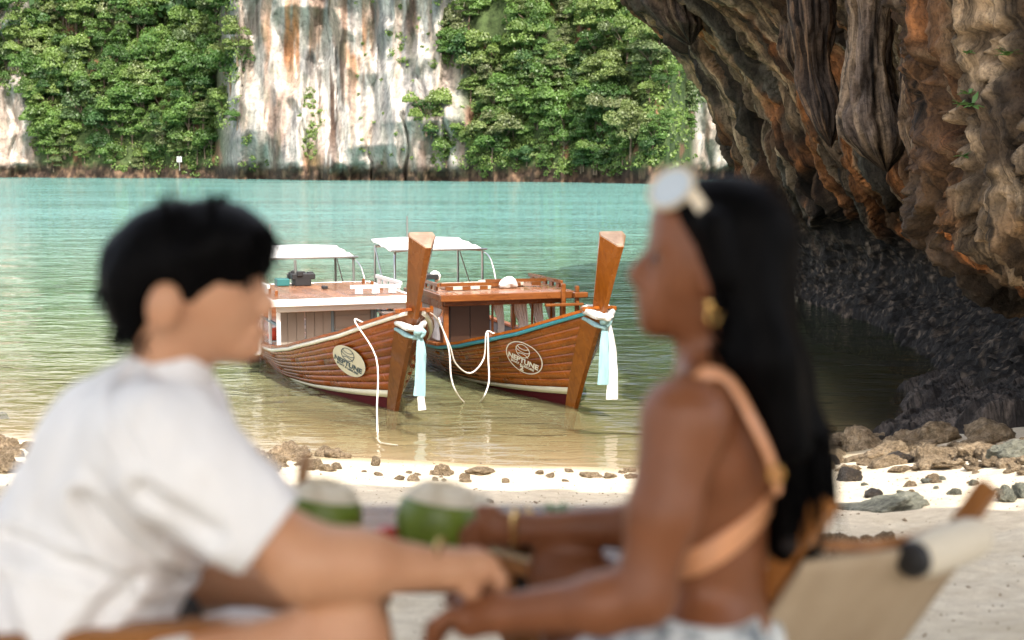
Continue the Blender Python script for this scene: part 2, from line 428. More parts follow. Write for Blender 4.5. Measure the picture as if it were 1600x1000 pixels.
def cliff_pt(px, py):
    """the point of the far face under a photo pixel"""
    i = min(max(int(round((px + 250) / 2.2)), 0), len(fu) - 1)
    zc = PZ[i]; d = PD[i]; pyc = 255 - (zc - HC) / d * FPX
    z = float(np.interp(py, pyc[::-1], zc[::-1])); D = float(np.interp(z, zc, d))
    return Vector(((px - 800) / FPX * D, D, z))

# ------------------------------------------------------------------ the overhanging rock on the right
ST = {
  8:  [(16, -1), (16, .5), (16, 1.5), (15.6, 2.4), (15, 3.4), (14.5, 5), (14, 6.5), (13.5, 8), (13, 9.5), (13, 11.5), (14, 15), (17, 20), (26, 24)],
  11: [(10.5, -1), (10.6, .8), (11, 1.6), (10.6, 2.2), (9.8, 3.2), (9.2, 4.5), (9, 6), (8.6, 7.6), (8.0, 9.2), (8.0, 11), (9, 14), (13, 18), (24, 23)],
  14: [(8.0, -1), (8.4, .9), (9.2, 1.6), (8.8, 2.1), (7.4, 2.8), (6.6, 3.6), (6.4, 5), (6.2, 6.6), (5.8, 8.2), (5.8, 10), (7, 13), (11, 17), (24, 22)],
  17: [(7.2, -1), (7.6, .6), (8.9, 1.3), (8.6, 1.9), (6.8, 2.3), (5.7, 3.0), (5.3, 4.2), (5.2, 5.6), (5.1, 7.0), (4.8, 9), (6, 12), (10, 16), (24, 22)],
  20: [(6.6, -1), (7.1, .35), (8.7, 1.1), (8.8, 1.8), (7.3, 2.3), (6.15, 2.8), (5.85, 3.7), (5.8, 5.0), (5.5, 6.4), (4.8, 8.4), (5.4, 11.5), (9, 16), (24, 22)],
  24: [(7.1, -1), (7.7, .25), (9.2, 1.2), (9.6, 2.0), (8.6, 2.7), (7.6, 3.4), (7.3, 4.4), (7.4, 5.6), (6.9, 6.9), (5.6, 8.2), (4.6, 10.2), (8, 15), (24, 22)],
  28: [(8.0, -1), (8.4, .1), (9.8, 1.0), (10.4, 2.0), (9.6, 2.9), (8.6, 3.7), (8.5, 4.8), (8.3, 6.0), (7.2, 7.4), (5.4, 8.6), (5.0, 10.2), (8.5, 14.5), (24, 22)],
  33: [(8.7, -1), (8.9, .2), (10.2, .8), (10.6, 1.8), (9.7, 2.7), (8.5, 3.6), (8.0, 4.8), (7.6, 6.1), (6.6, 7.4), (4.8, 8.7), (4.6, 10.2), (8, 14), (24, 22)],
  38: [(8.6, -1), (8.5, .1), (8.8, .7), (8.7, 1.5), (8.0, 2.5), (7.4, 3.5), (6.9, 4.8), (6.3, 6.1), (5.2, 7.6), (3.6, 8.9), (3.9, 10.2), (7, 14), (24, 22)],
  41: [(8.6, -1), (8.4, 0), (8.2, .7), (7.8, 1.6), (7.1, 2.7), (6.5, 3.8), (5.9, 5.2), (5.2, 6.5), (4.3, 7.7), (3.2, 8.8), (3.5, 10.1), (7, 14), (24, 22)],
  43: [(10, -1), (9.6, 0), (9.2, .8), (8.7, 1.8), (8.0, 2.9), (7.4, 4.0), (6.7, 5.4), (5.9, 6.8), (5.0, 8.0), (4.0, 9), (4.2, 10.4), (8, 14), (24, 22)],
  45: [(16, -1), (15, 0), (14.6, .8), (14, 1.8), (13, 2.9), (12, 4.0), (11, 5.4), (10, 6.8), (9, 8.0), (8, 9.2), (7, 11), (9, 15), (24, 22)],
  46: [(26, -1), (26, 0), (25, .8), (25, 1.8), (24, 2.9), (24, 4.0), (23, 5.4), (22, 6.8), (22, 8.0), (22, 9.2), (22, 11), (22, 15), (26, 22)],
}
ys = sorted(ST)
ctrl = np.array([ST[k] for k in ys], float)              # (S, 13, 2)
def cr1(P, u):                                           # Catmull-Rom along axis 0
    n = len(P); P = np.concatenate([2 * P[:1] - P[1:2], P, 2 * P[-1:] - P[-2:-1]]); k = np.minimum(u.astype(int), n - 2); t = (u - k).reshape((-1,) + (1,) * (P.ndim - 1))
    a, b, c, d = P[k], P[k + 1], P[k + 2], P[k + 3]
    return 0.5 * (2 * b + (c - a) * t + (2 * a - 5 * b + 4 * c - d) * t ** 2 + (3 * b - a - 3 * c + d) * t ** 3)
ry = np.concatenate([np.arange(8, 16, 0.2), np.arange(16, 43.2, 0.055), np.arange(43.2, 46.01, 0.1)])
su = np.interp(ry, ys, np.arange(len(ys)))
rv = np.concatenate([np.linspace(0, 9.6, 300), np.linspace(9.65, 12, 40)])
G1 = cr1(ctrl, su)                                       # (ny, 13, 2)
G2 = np.moveaxis(cr1(np.moveaxis(G1, 1, 0), rv), 0, 1)   # (ny, nv, 2)
RX, RZ = G2[..., 0], G2[..., 1]; RY = np.repeat(ry[:, None], len(rv), 1); RV = np.repeat(rv[None], len(ry), 0)
P0 = np.stack([RX, RY, RZ], -1)
def normals(P):
    du = np.gradient(P, axis=0); dv = np.gradient(P, axis=1); n = np.cross(dv, du); return n / np.maximum(np.linalg.norm(n, axis=-1, keepdims=True), 1e-6)
nr = normals(P0)                                         # points out of the rock, towards the water
warp = 1.4 * (fbm(RY * 0.35, RV * 0.6, seed=71, o=3) - 0.5)
lowz = sst(2.6, 1.2, RZ)
flute = ridge((RY + warp) * 0.95, RV * 0.16, seed=72, o=4) - 0.55
flute2 = ridge((RY + 0.6 * warp) * 2.6, RV * 0.30, seed=73, o=3) - 0.55
lump = fbm(RY * 0.55, RZ * 0.55, RX * 0.4, seed=74, o=4) - 0.5
rough_ = ridge(RY * 2.2, RZ * 2.2, RX * 2.2, seed=75, o=4) - 0.5
fine = fbm(RY * 7, RZ * 7, RX * 7, seed=76, o=3) - 0.5
crack = np.clip(1 - np.abs(fbm((RY + warp) * 0.8, RV * 0.22, seed=78, o=3) - 0.5) * 14, 0, 1) * (1 - lowz)
vau = sst(22, 26, RY)                                    # the smooth fluted vault, the near flowstone is knobblier
dsp = (1 - lowz) * (0.85 * flute + 0.34 * flute2) + (0.75 - .3 * vau) * lump + (0.26 - .14 * vau + 0.16 * lowz) * rough_ + (0.16 - .08 * vau + 0.06 * lowz) * fine - 0.45 * crack
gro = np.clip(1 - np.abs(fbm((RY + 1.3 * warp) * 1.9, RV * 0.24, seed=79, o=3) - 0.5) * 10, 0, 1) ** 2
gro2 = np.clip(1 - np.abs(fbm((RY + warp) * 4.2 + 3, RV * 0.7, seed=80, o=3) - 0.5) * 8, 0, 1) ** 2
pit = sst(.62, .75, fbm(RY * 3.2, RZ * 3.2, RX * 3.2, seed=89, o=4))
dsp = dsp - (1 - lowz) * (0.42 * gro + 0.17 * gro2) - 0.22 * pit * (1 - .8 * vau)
drip = sst(3.9, 3.0, RZ) * sst(1.9, 2.6, RZ)             # dripstone lip above the notch
dsp = dsp + drip * 0.5 * (ridge(RY * 1.7 + warp, RV * 0.25, seed=77, o=3) - 0.45)
keep = sst(8, 10, RY)
P1 = P0 + nr * (dsp * keep)[..., None]
br = np.array((0.27, 0.155, 0.085)); tan = np.array((0.46, 0.325, 0.205)); oran = np.array((0.44, 0.175, 0.055)); gry = np.array((0.13, 0.135, 0.12)); blk = np.array((0.030, 0.026, 0.022)); crm = np.array((0.50, 0.41, 0.30))
s1 = fbm((RY + warp) * 1.3, RV * 0.13, seed=81, o=4); s2 = fbm((RY + warp) * 2.4 + 9, RV * 0.2, seed=82, o=4); s3 = fbm((RY + warp) * 1.0 + 4, RV * 0.22, seed=83, o=4)
RA = mixc(br * 0.8, tan, sst(0.44, 0.54, s1))
RA = mixc(RA, gry * 0.7, sst(0.50, 0.56, s2) * 0.95 * sst(20, 24, RY))
RA = mixc(RA, oran, sst(0.54, 0.62, s3) * 0.9)
RA = mixc(RA, crm, sst(0.60, 0.70, fbm(RY * 1.6, RV * 0.5, seed=84, o=4)) * 0.8 * sst(24, 19, RY))
RA = mixc(RA, crm, sst(0.57, 0.62, fbm((RY + warp) * 3.3, RV * 0.16, seed=87, o=3)) * 0.8)
RA = mixc(RA, np.array((0.055, 0.04, 0.03)), sst(0.56, 0.68, fbm(RY * 0.9, RZ * 0.7, RX * 0.5, seed=85, o=4)) * 0.9)
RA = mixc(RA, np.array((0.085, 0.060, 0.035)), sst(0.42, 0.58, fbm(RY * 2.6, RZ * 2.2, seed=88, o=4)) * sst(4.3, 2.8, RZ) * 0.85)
RA = mixc(RA, np.array((0.045, 0.03, 0.022)), 0.85 * crack)  # crack shade put into the colour
RA = mixc(RA, np.array((0.05, 0.034, 0.024)), np.clip(0.8 * gro + 0.5 * gro2 + 0.7 * pit * (1 - .7 * vau), 0, 0.9))  # shade of grooves and pits painted into the colour
RA = RA * np.array((0.76, 0.70, 0.62))
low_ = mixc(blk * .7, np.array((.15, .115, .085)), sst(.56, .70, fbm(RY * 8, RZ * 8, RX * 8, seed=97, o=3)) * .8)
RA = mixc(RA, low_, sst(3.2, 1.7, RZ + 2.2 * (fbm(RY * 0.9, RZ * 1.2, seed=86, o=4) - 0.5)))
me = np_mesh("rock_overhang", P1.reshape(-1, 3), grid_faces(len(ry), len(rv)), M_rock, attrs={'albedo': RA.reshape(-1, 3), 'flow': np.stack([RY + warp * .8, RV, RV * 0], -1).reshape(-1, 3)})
rock = tag(link("rock_overhang", me), kind='structure')
def hang(name, path, radii, seed, c1, c2, n=64, m=150):
    """a stalactite: a knobbly fluted column that hangs from the vault"""
    pp = spline(path, m); rr = np.interp(np.linspace(0, 1, m), np.linspace(0, 1, len(radii)), radii)
    V = []; C = []
    for i in range(m):
        a = np.arange(n) * 2 * math.pi / n
        dx, dy = np.cos(a), np.sin(a); z = pp[i].z
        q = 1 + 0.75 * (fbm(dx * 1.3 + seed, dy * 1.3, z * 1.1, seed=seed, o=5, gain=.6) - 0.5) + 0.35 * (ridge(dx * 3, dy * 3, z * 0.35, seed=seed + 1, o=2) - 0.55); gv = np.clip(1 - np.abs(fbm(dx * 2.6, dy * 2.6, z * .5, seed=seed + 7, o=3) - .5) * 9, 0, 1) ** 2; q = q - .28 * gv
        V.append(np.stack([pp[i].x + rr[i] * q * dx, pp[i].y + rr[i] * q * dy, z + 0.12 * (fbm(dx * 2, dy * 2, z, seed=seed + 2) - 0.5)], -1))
        t = sst(0.45, 0.6, fbm(dx * 2.5, dy * 2.5, z * 0.5, seed=seed + 3, o=4)); cc = mixc(mixc(c1 * .8, c2 * .8, t), np.array((.04, .028, .02)), .8 * gv)  # groove shade goes into the colour
        endk = sst(0.80, 0.97, i / (m - 1) + 0.25 * (fbm(dx * 2, dy * 2, z * 2, seed=seed + 5) - 0.5)); C.append(mixc(cc, np.array((0.05, 0.035, 0.025)), endk * 0.9))  # lower end darkened, underside shade painted into the colour
    V = np.concatenate(V); f = []
    for i in range(m - 1):
        for k in range(n): f.append((i * n + k, i * n + (k + 1) % n, (i + 1) * n + (k + 1) % n, (i + 1) * n + k))
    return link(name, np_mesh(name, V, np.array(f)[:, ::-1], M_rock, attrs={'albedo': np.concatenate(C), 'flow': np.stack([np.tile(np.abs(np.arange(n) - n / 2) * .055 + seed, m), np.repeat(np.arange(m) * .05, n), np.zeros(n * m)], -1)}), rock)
hang("stalactite", [at(1362, -160, 25.2), at(1360, 0, 25.2), at(1358, 90, 25.0), at(1362, 170, 24.8), at(1372, 225, 24.6), at(1385, 268, 24.6)], [.62, .50, .40, .38, .44, .52, .50, .34, .04], 3, np.array((0.40, 0.29, 0.19)), np.array((0.20, 0.15, 0.115)))
hang("stalactite", [at(1262, -60, 28.5), at(1268, 40, 28), at(1272, 110, 28), at(1285, 165, 27.6), at(1292, 200, 27.4), at(1298, 229, 27.4)], [.5, .40, .30, .36, .30, .2, .02], 9, np.array((0.10, 0.07, 0.05)), np.array((0.26, 0.16, 0.09)))
hang("stalactite", [at(1046, -60, 38), at(1052, 0, 38), at(1064, 40, 38), at(1078, 70, 38)], [.9, .75, .55, .05], 14, np.array((0.07, 0.05, 0.04)), np.array((0.2, 0.14, 0.09)))
hang("stalactite", [at(1250, 40, 30), at(1246, 90, 30), at(1252, 130, 30)], [.4, .3, .03], 19, np.array((0.10, 0.07, 0.05)), np.array((0.26, 0.16, 0.09)))
hang("stalactite", [at(1440, 60, 23), at(1446, 190, 23), at(1452, 330, 22.6)], [.3, .42, .04], 24, np.array((0.34, 0.23, 0.14)), np.array((0.20, 0.15, 0.115)))
# dark rock shelf at the foot of the wall
sx = np.linspace(4.6, 9.5, 130); sy = np.linspace(16.6, 24.5, 170)
SX, SY = np.meshgrid(sx, sy, indexing='ij')
edge = sst(-0.15, 0.35, (SX - (5.6 + 0.9 * np.sin(SY * 0.9) * 0.4 + 1.2 * (fbm(SY * 0.7, 1.0, seed=91) - 0.5) + 0.24 * np.abs(SY - 20.3)))) * sst(16.8, 17.6, SY + 0.5 * (fbm(SX, 2.0, seed=92) - .5))
SZ = ground_z(SX, SY) - 0.18 + edge * (0.36 + 0.25 * (fbm(SX * 1.2, SY * 1.2, seed=93, o=4) - 0.5) + 0.17 * (ridge(SX * 4, SY * 4, seed=94, o=4) - 0.5) + 0.16 * np.maximum(SX - 5.6, 0))
SZ = SZ + edge * (.10 * (ridge(SX * 9, SY * 9, seed=96, o=3) - .5))
SA = mixc(np.array((0.035, 0.028, 0.024)), np.array((0.10, 0.08, 0.066)), sst(0.4, 0.65, fbm(SX * 3, SY * 3, seed=95, o=4)))
tag(link("rock_shelf", np_mesh("rock_shelf", np.stack([SX, SY, SZ], -1).reshape(-1, 3), grid_faces(len(sx), len(sy)), M_rock, attrs={'albedo': SA.reshape(-1, 3), 'flow': np.stack([SX * 3, SY * 8, SZ], -1).reshape(-1, 3)})), kind='structure')


# ------------------------------------------------------------------ unseen trees placed over and behind the camera so their crowns shade the near beach
M_canopy = mat("canopy_leaf", (0.05, 0.075, 0.03), 0.6, spec=0.3)
M_trunk = mat("trunk_bark", (0.20, 0.15, 0.11), 0.9, spec=0.1)
crng = np.random.default_rng(12)
def shade_tree(x, y, rx, ry, z, n, label):
    t = empty("shade_tree", (x, y, gz(x, y)), 0, label, "tree"); zz = z - gz(x, y)
    m = MB(); m.tube(spline([(0, 0, -.4), (.2, .1, 2.5), (-.1, .5, 5), (0, .6, zz)], 14), list(np.linspace(.42, .16, 14)), 12); m.build("trunk", M_trunk, t, True)
    m = MB()
    for k in range(9):
        a = k * .7; e = (rx * .7 * math.cos(a), ry * .7 * math.sin(a), zz + .3); m.tube(spline([(-.05, .45, 4.6), (e[0] * .4, e[1] * .4, zz - 1.6), e], 8), list(np.linspace(.16, .03, 8)), 7)
    m.build("limb", M_trunk, t, True)["kind"] = "stuff"
    a = crng.uniform(0, 6.283, n); r_ = np.sqrt(crng.uniform(0, 1, n)); c = np.stack([r_ * rx * np.cos(a), r_ * ry * np.sin(a), zz + crng.uniform(-.9, 1.1, n) * (1.15 - r_ ** 2)], -1)
    u = crng.normal(size=(n, 3)) * (1, 1, .35); u /= np.linalg.norm(u, axis=1, keepdims=True); w = np.cross(crng.normal(size=(n, 3)) * (.35, .35, 1), u); w /= np.linalg.norm(w, axis=1, keepdims=True); sz = crng.uniform(.16, .34, n)[:, None]
    v = np.stack([c - u * sz, c - w * sz * .7, c + u * sz, c + w * sz * .7], 1).reshape(-1, 3)
    link("crown", np_mesh("crown", v, np.arange(4 * n).reshape(n, 4), M_canopy, smooth=False), t)
shade_tree(-5.2, -2.4, 5.6, 7.2, 11.6, 9500, "broad unseen tree placed behind the man to shade the sand, outside the picture")
shade_tree(2.4, -2.8, 5.6, 7.6, 12.0, 10500, "broad unseen tree placed behind the viewer to shade the sand, outside the picture")
shade_tree(9.0, -2.6, 4.6, 6.2, 11.4, 7000, "broad unseen tree placed to the right to shade the sand, outside the picture")
# ================================================================== TREES ON THE FAR SLOPES
def leaf_mat():
    m = bpy.data.materials.new("jungle_leaf"); m.use_nodes = True; nt = m.node_tree
    nt.nodes.remove(nt.nodes["Principled BSDF"]); out = nt.nodes["Material Output"]
    oi = N(nt, "ShaderNodeObjectInfo"); o = coords(nt)
    c = ramp(nt, oi.outputs['Random'], [(0.0, (0.035, 0.085, 0.022)), (0.25, (0.075, 0.150, 0.034)), (0.5, (0.110, 0.190, 0.045)), (0.75, (0.160, 0.225, 0.060)), (0.9, (0.140, 0.165, 0.070)), (1.0, (0.055, 0.125, 0.042))])
    c = mix(nt, 1.0, c, ramp(nt, noise(nt, o, 0.9, 3, 0.6), [(0.3, 0.6), (0.7, 1.35)]), 'MULTIPLY')
    d = N(nt, "ShaderNodeBsdfDiffuse"); t = N(nt, "ShaderNodeBsdfTranslucent"); nt.links.new(c, d.inputs[0])
    nt.links.new(mix(nt, 1.0, c, (1.2, 1.25, 0.5), 'MULTIPLY'), t.inputs[0])
    g = N(nt, "ShaderNodeBsdfGlossy"); g.inputs['Roughness'].default_value = 0.45; g.inputs[0].default_value = (0.6, 0.6, 0.6, 1)
    a = N(nt, "ShaderNodeMixShader"); a.inputs[0].default_value = 0.3; nt.links.new(d.outputs[0], a.inputs[1]); nt.links.new(t.outputs[0], a.inputs[2])
    b = N(nt, "ShaderNodeMixShader"); b.inputs[0].default_value = 0.04; nt.links.new(a.outputs[0], b.inputs[1]); nt.links.new(g.outputs[0], b.inputs[2])
    nt.links.new(b.outputs[0], out.inputs[0]); return m
M_leaf = leaf_mat()
M_bark = mat("bark", (0.16, 0.12, 0.085), 0.9, spec=0.1)
def leaf_quads(cen, nrm, size, rng):
    """one folded leaf-clump quad per centre"""
    n = len(cen)
    a = rng.normal(size=(n, 3)); u = np.cross(nrm, a); u /= np.maximum(np.linalg.norm(u, axis=1, keepdims=True), 1e-6); w = np.cross(nrm, u)
    s = size[:, None]
    v = np.stack([cen - u * s, cen - w * s * 0.62 + nrm * s * 0.15, cen + u * s, cen + w * s * 0.62 + nrm * s * 0.15], 1).reshape(-1, 3)
    return v, np.arange(4 * n).reshape(n, 4)
def crown_mesh(seed, n=3200, spread=1.0, tall=0.85):
    rng = np.random.default_rng(seed)
    L = rng.integers(11, 17); lc = []
    for k in range(L):
        a = rng.uniform(0, 2 * math.pi); rr = math.sqrt(rng.uniform(0, 1)) * 0.68 * spread
        lc.append((rr * math.cos(a), rr * math.sin(a), rng.uniform(-0.75, 0.62) * tall * (1.15 - rr), rng.uniform(0.22, 0.40)))
    lc = np.array(lc); which = rng.integers(0, L, n)
    d = rng.normal(size=(n, 3)); d[:, 2] = np.abs(d[:, 2]) * 0.6 + 0.4 * d[:, 2]; d /= np.linalg.norm(d, axis=1, keepdims=True)
    r_ = lc[which, 3] * rng.uniform(0.72, 1.08, n)
    cen = lc[which, :3] + d * r_[:, None]
    nrm = d + 0.7 * rng.normal(size=(n, 3)) + np.array((0, 0, 0.25)); nrm /= np.linalg.norm(nrm, axis=1, keepdims=True)
    v, f = leaf_quads(cen, nrm, rng.uniform(0.032, 0.066, n), rng)
    return np_mesh("crown", v, f, M_leaf, smooth=False)
crowns = [crown_mesh(200 + k, spread=(1.0, 0.85, 1.15)[k % 3], tall=(0.85, 1.2, 0.7)[k % 3]) for k in range(10)]
def trunk_mesh(seed):
    rng = np.random.default_rng(seed); m = MB()
    top = (rng.uniform(-.15, .15), rng.uniform(-.15, .15), 1.0)
    m.tube(spline([(0, 0, -0.25), (top[0] * .3, top[1] * .6, .4), top], 6), [.06, .052, .046, .04, .034, .025], 6)
    for k in range(5):
        a = rng.uniform(0, 6.28); q = (top[0] * .6 + .5 * math.cos(a), top[1] * .6 + .5 * math.sin(a), rng.uniform(.9, 1.3))
        m.tube([(top[0] * .5, top[1] * .6, .55), ((top[0] + q[0]) * .45, (top[1] + q[1]) * .45, .85), q], [.026, .02, .009], 5)
    me = bpy.data.meshes.new("trunk"); me.from_pydata(m.v, [], m.f); me.materials.append(M_bark); return me
trunks = [trunk_mesh(300 + k) for k in range(4)]
def veg(px, py):
    """is this spot of the far face wooded?"""
    w = 22 * (float(vnoise(px / 30, py / 30, seed=401)) - 0.5) + 40 * (float(vnoise(px / 60, py / 45, seed=402)) - 0.5)
    if py > 262: return 0
    if px < 345:
        if px < 60 + w and py > 132 + w: return 0
        if 108 < px < 136 and 175 < py < 262 and random.random() < 0.8: return 0
        if 130 < px < 175 and py > 245: return 0
        if py > 242 and random.random() < 0.35: return 0
        return 1
    if px < 374 + w * 0.4: return 1 if py < 190 + w else 0
    if px < 680 + w: return 0
    if px < 730 + w:
        if py > 195: return 2
        return 2 if (py < 110 and random.random() < 0.6 and px > 676) else 0
    if px > 1088 or (px > 1050 and py > 215): return 0
    if 735 < px < 800 and 15 < py < 75: return 0
    if 845 < px < 872 and 30 < py < 110: return 0
    if px > 985 and py > 165 and random.random() < 0.55: return 0
    if px > 1000 and py > 60 + (px - 1000) * 1.1 - 40 and py < 110 and px > 1060: return 2
    return 2
cand = []
yy = 268.0
row = 0
while yy > -34:
    xx = -30.0 + (row % 2) * 13
    while xx < 1095:
        p = (xx + random.uniform(-14, 14), yy + random.uniform(-15, 15)); side = veg(*p)
        if side: cand.append((p[0], p[1], side))
        xx += 26
    yy -= 22; row += 1
LAB = {1: "leafy green jungle tree on the wooded slope to the left of the bare white cliff",
       2: "leafy green jungle tree on the wooded slope to the right of the bare white cliff"}
GRP = {1: "jungle trees on the slope left of the white cliff", 2: "jungle trees on the slope right of the white cliff"}
cand.sort(key=lambda c: -c[1])
extra = cand[300:]; cand = cand[:300]
proto = None
for i, (px, py, side) in enumerate(cand):
    base = cliff_pt(px, min(py + 10, 266)); D = base.y
    rad = random.choice((18, 22, 27, 33, 40)) / FPX * D * (0.72 if py > 235 else 1.0)
    if proto is None:
        t = empty("jungle_tree"); trk = link("trunk", trunks[0], t); crn = link("crown", crowns[0], t); proto = t; ptrk, pcrn = trk, crn
    else:
        t = proto.copy(); col.objects.link(t)
        trk = ptrk.copy(); crn = pcrn.copy()
        for c in (trk, crn): col.objects.link(c); c.parent = t
    tk, cw = trk, crn
    t.location = base + Vector((0, -0.3, 0)); t.rotation_euler = (0, 0, random.uniform(0, 6.28))
    tag(t, LAB[side], "tree", GRP[side])
    hgt = rad * random.uniform(0.75, 1.15)
    tk.data = random.choice(trunks); tk.scale = (rad, rad, hgt)
    cw.data = random.choice(crowns); cw.location = (0, 0, hgt * 1.05); cw.scale = (rad * 1.05, rad * 1.05, rad * random.uniform(0.95, 1.4))
# low growth between the trees, ivy on the rock and everything too small to pick out: one object
rng = np.random.default_rng(5)
cen = []; 
def clump(px, py, rad, n):
    b = cliff_pt(px, py); d = rng.normal(size=(n, 3)); d[:, 1] = -np.abs(d[:, 1]); d /= np.linalg.norm(d, axis=1, keepdims=True)
    cen.append(np.concatenate([np.array(b) + d * rad * rng.uniform(0.6, 1.05, (n, 1)) * np.array((1, 0.8, 0.75)), d], 1))
for k in range(3200):
    px, py = rng.uniform(-60, 1095), rng.uniform(-30, 264)
    if veg(px, py): clump(px, py, rng.uniform(6, 14) / FPX * far_D(px), 28)
for (px, py, s) in extra: clump(px, py, 16 / FPX * far_D(px), 60)
for k in range(46): clump(rng.normal(489, 7), rng.uniform(140, 250), 0.8, 22)           # ivy down the cliff
for k in range(60):
    px, py = rng.uniform(990, 1085), rng.uniform(140, 262)
    clump(px, py, 0.9, 22)
for k in range(70):
    px, py = rng.uniform(560, 730), rng.uniform(0, 260)
    if rng.uniform() < 0.6: clump(px, py, 0.5, 12)
for (px, py, n) in ((398, 252, 5), (395, 215, 4), (632, 90, 6), (628, 60, 3), (20, 140, 8), (40, 120, 9), (300, 262, 8), (200, 262, 8), (760, 262, 9), (880, 264, 9), (960, 264, 9)):
    for q in range(n): clump(px + rng.normal() * 9, py + rng.normal() * 6, 1.0, 24)
cen = np.concatenate(cen); nrm = cen[:, 3:] + 0.6 * rng.normal(size=(len(cen), 3)) + np.array((0, 0, .3)); nrm /= np.linalg.norm(nrm, axis=1, keepdims=True)
v, f = leaf_quads(cen[:, :3], nrm, rng.uniform(0.22, 0.42, len(cen)), rng)
tag(link("undergrowth", np_mesh("undergrowth", v, f, M_leaf, smooth=False)), "low green undergrowth and creepers between the jungle trees on the far cliff", "undergrowth", kind='stuff')
# forest beyond the top of the frame, for what the water mirrors
cen = []
for k in range(900):
    px = rng.uniform(-250, 1090); z = rng.uniform(46, 84)
    if 372 < px < 690 and rng.uniform() < 0.8: continue
    D = far_D(px) + z * float(lean(px)); d = rng.normal(size=(16, 3)); d[:, 1] = -np.abs(d[:, 1]); d /= np.linalg.norm(d, axis=1, keepdims=True)
    cen.append(np.concatenate([np.array(((px - 800) / FPX * D, D - 2, z)) + d * 4.0, d], 1))
cen = np.concatenate(cen); v, f = leaf_quads(cen[:, :3], cen[:, 3:], np.full(len(cen), 1.3), rng)
tag(link("forest", np_mesh("forest", v, f, M_leaf, smooth=False)), "far-off forest covering the heights of the island above the cliff", "forest", kind='stuff')
# small white sign on the far shore
M_white = mat("white_paint", (0.80, 0.79, 0.76), 0.45)
M_post = mat("grey_post", (0.25, 0.24, 0.22), 0.7)
b = cliff_pt(285, 262); b.y -= 1.0
sg = empty("shore_sign", b, 0, "small white signboard on a post at the foot of the far wooded shore", "sign")
MB().box(-.08, .08, -.08, .08, -.8, 2.6).build("post", M_post, sg)
MB().box(-.62, .62, -.14, -.09, 1.5, 2.9).build("board", M_white, sg)
# ================================================================== LONGTAIL BOATS
def wood_nodes(c1, c2, sc=(26, 1.6, 26), dark=0.4):
    def fn(nt, b):
        o = coords(nt, sc); oi = N(nt, "ShaderNodeObjectInfo")
        n = noise(nt, o, 2.2, 6, 0.6, 1.2); n2 = noise(nt, coords(nt), 1.3, 4, 0.6)
        c = ramp(nt, n, [(0.28, c1), (0.72, c2)])
        c = mix(nt, ramp(nt, n2, [(0.35, dark), (0.6, 0.0)]), c, tuple(k * 0.35 for k in c1))
        c = mix(nt, 1.0, c, ramp(nt, oi.outputs['Random'], [(0, 0.78), (1, 1.18)]), 'MULTIPLY')
        nt.links.new(c, b.inputs['Base Color']); bump(nt, b, n, 0.12, 0.003)
        nt.links.new(ramp(nt, n2, [(0.3, 0.16), (0.7, 0.34)]), b.inputs['Roughness'])
    return fn
M_plank = mat("varnished_plank", (0.2, 0.07, 0.02), 0.3, spec=.45, build=wood_nodes((0.15, 0.032, 0.004), (0.36, 0.083, 0.009)))
M_plank2 = mat("golden_plank", (0.25, 0.1, 0.02), 0.3, spec=.45, build=wood_nodes((0.19, 0.046, 0.004), (0.42, 0.118, 0.010)))
M_prow = mat("prow_wood", (0.25, 0.1, 0.03), 0.35, build=wood_nodes((0.14, 0.036, 0.006), (0.26, 0.080, 0.013), (5, 5, 0.8), 0.35))
M_prow2 = mat("orange_prow_wood", (0.3, 0.1, 0.02), 0.3, build=wood_nodes((0.19, 0.050, 0.005), (0.34, 0.105, 0.010), (5, 5, 0.8), 0.15))
M_grain = mat("end_grain", (0.3, 0.2, 0.13), 0.7, build=wood_nodes((0.17, 0.105, 0.065), (0.36, 0.26, 0.18), (2, 2, 2)))
M_deck = mat("deck_wood", (0.35, 0.17, 0.1), 0.5, build=wood_nodes((0.20, 0.085, 0.042), (0.31, 0.15, 0.08), (6, 1, 6), 0.2))
M_roofw = mat("roof_wood", (0.3, 0.1, 0.03), 0.4, build=wood_nodes((0.13, 0.040, 0.010), (0.25, 0.085, 0.020), (1.2, 6, 6), 0.3))
M_boatwhite = mat("boat_white", (0.78, 0.78, 0.76), 0.35)
M_boatblue = mat("boat_blue", (0.05, 0.34, 0.46), 0.35)
M_stripe = mat("waterline_cream", (0.62, 0.60, 0.46), 0.5)
M_red = mat("antifouling_red", (0.055, 0.004, 0.005), 0.85, spec=.15)
M_dark = mat("dark_inside", (0.02, 0.013, 0.01), 0.6)
M_beige = mat("panel_beige", (0.27, 0.23, 0.185), 0.6)
M_slate = mat("frame_slate", (0.13, 0.18, 0.20), 0.5)
M_canvas = mat("canopy_canvas", (0.82, 0.81, 0.78), 0.8)
M_steel = mat("steel", (0.55, 0.55, 0.55), 0.25, 1.0)
M_greymetal = mat("grey_metal", (0.16, 0.16, 0.15), 0.45, 0.3)
M_black = mat("black_rubber", (0.012, 0.012, 0.013), 0.5)
M_teal = mat("engine_teal", (0.02, 0.12, 0.12), 0.4)
M_jacket = mat("jacket_orange", (0.7, 0.07, 0.025), 0.7)
def cloth_nodes(c, v=0.75):
    def fn(nt, b):
        n = noise(nt, coords(nt, (9, 9, 1.5)), 2.5, 4)
        nt.links.new(mix(nt, 1.0, c, ramp(nt, n, [(0.3, v), (0.7, 1.05)]), 'MULTIPLY'), b.inputs['Base Color'])
    return fn
M_cloth = mat("white_cloth", (0.8, 0.8, 0.78), 0.9, build=cloth_nodes((0.62, 0.61, 0.60)))
M_blue = mat("pale_blue_cloth", (0.4, 0.62, 0.66), 0.9, build=cloth_nodes((0.27, 0.45, 0.49)))
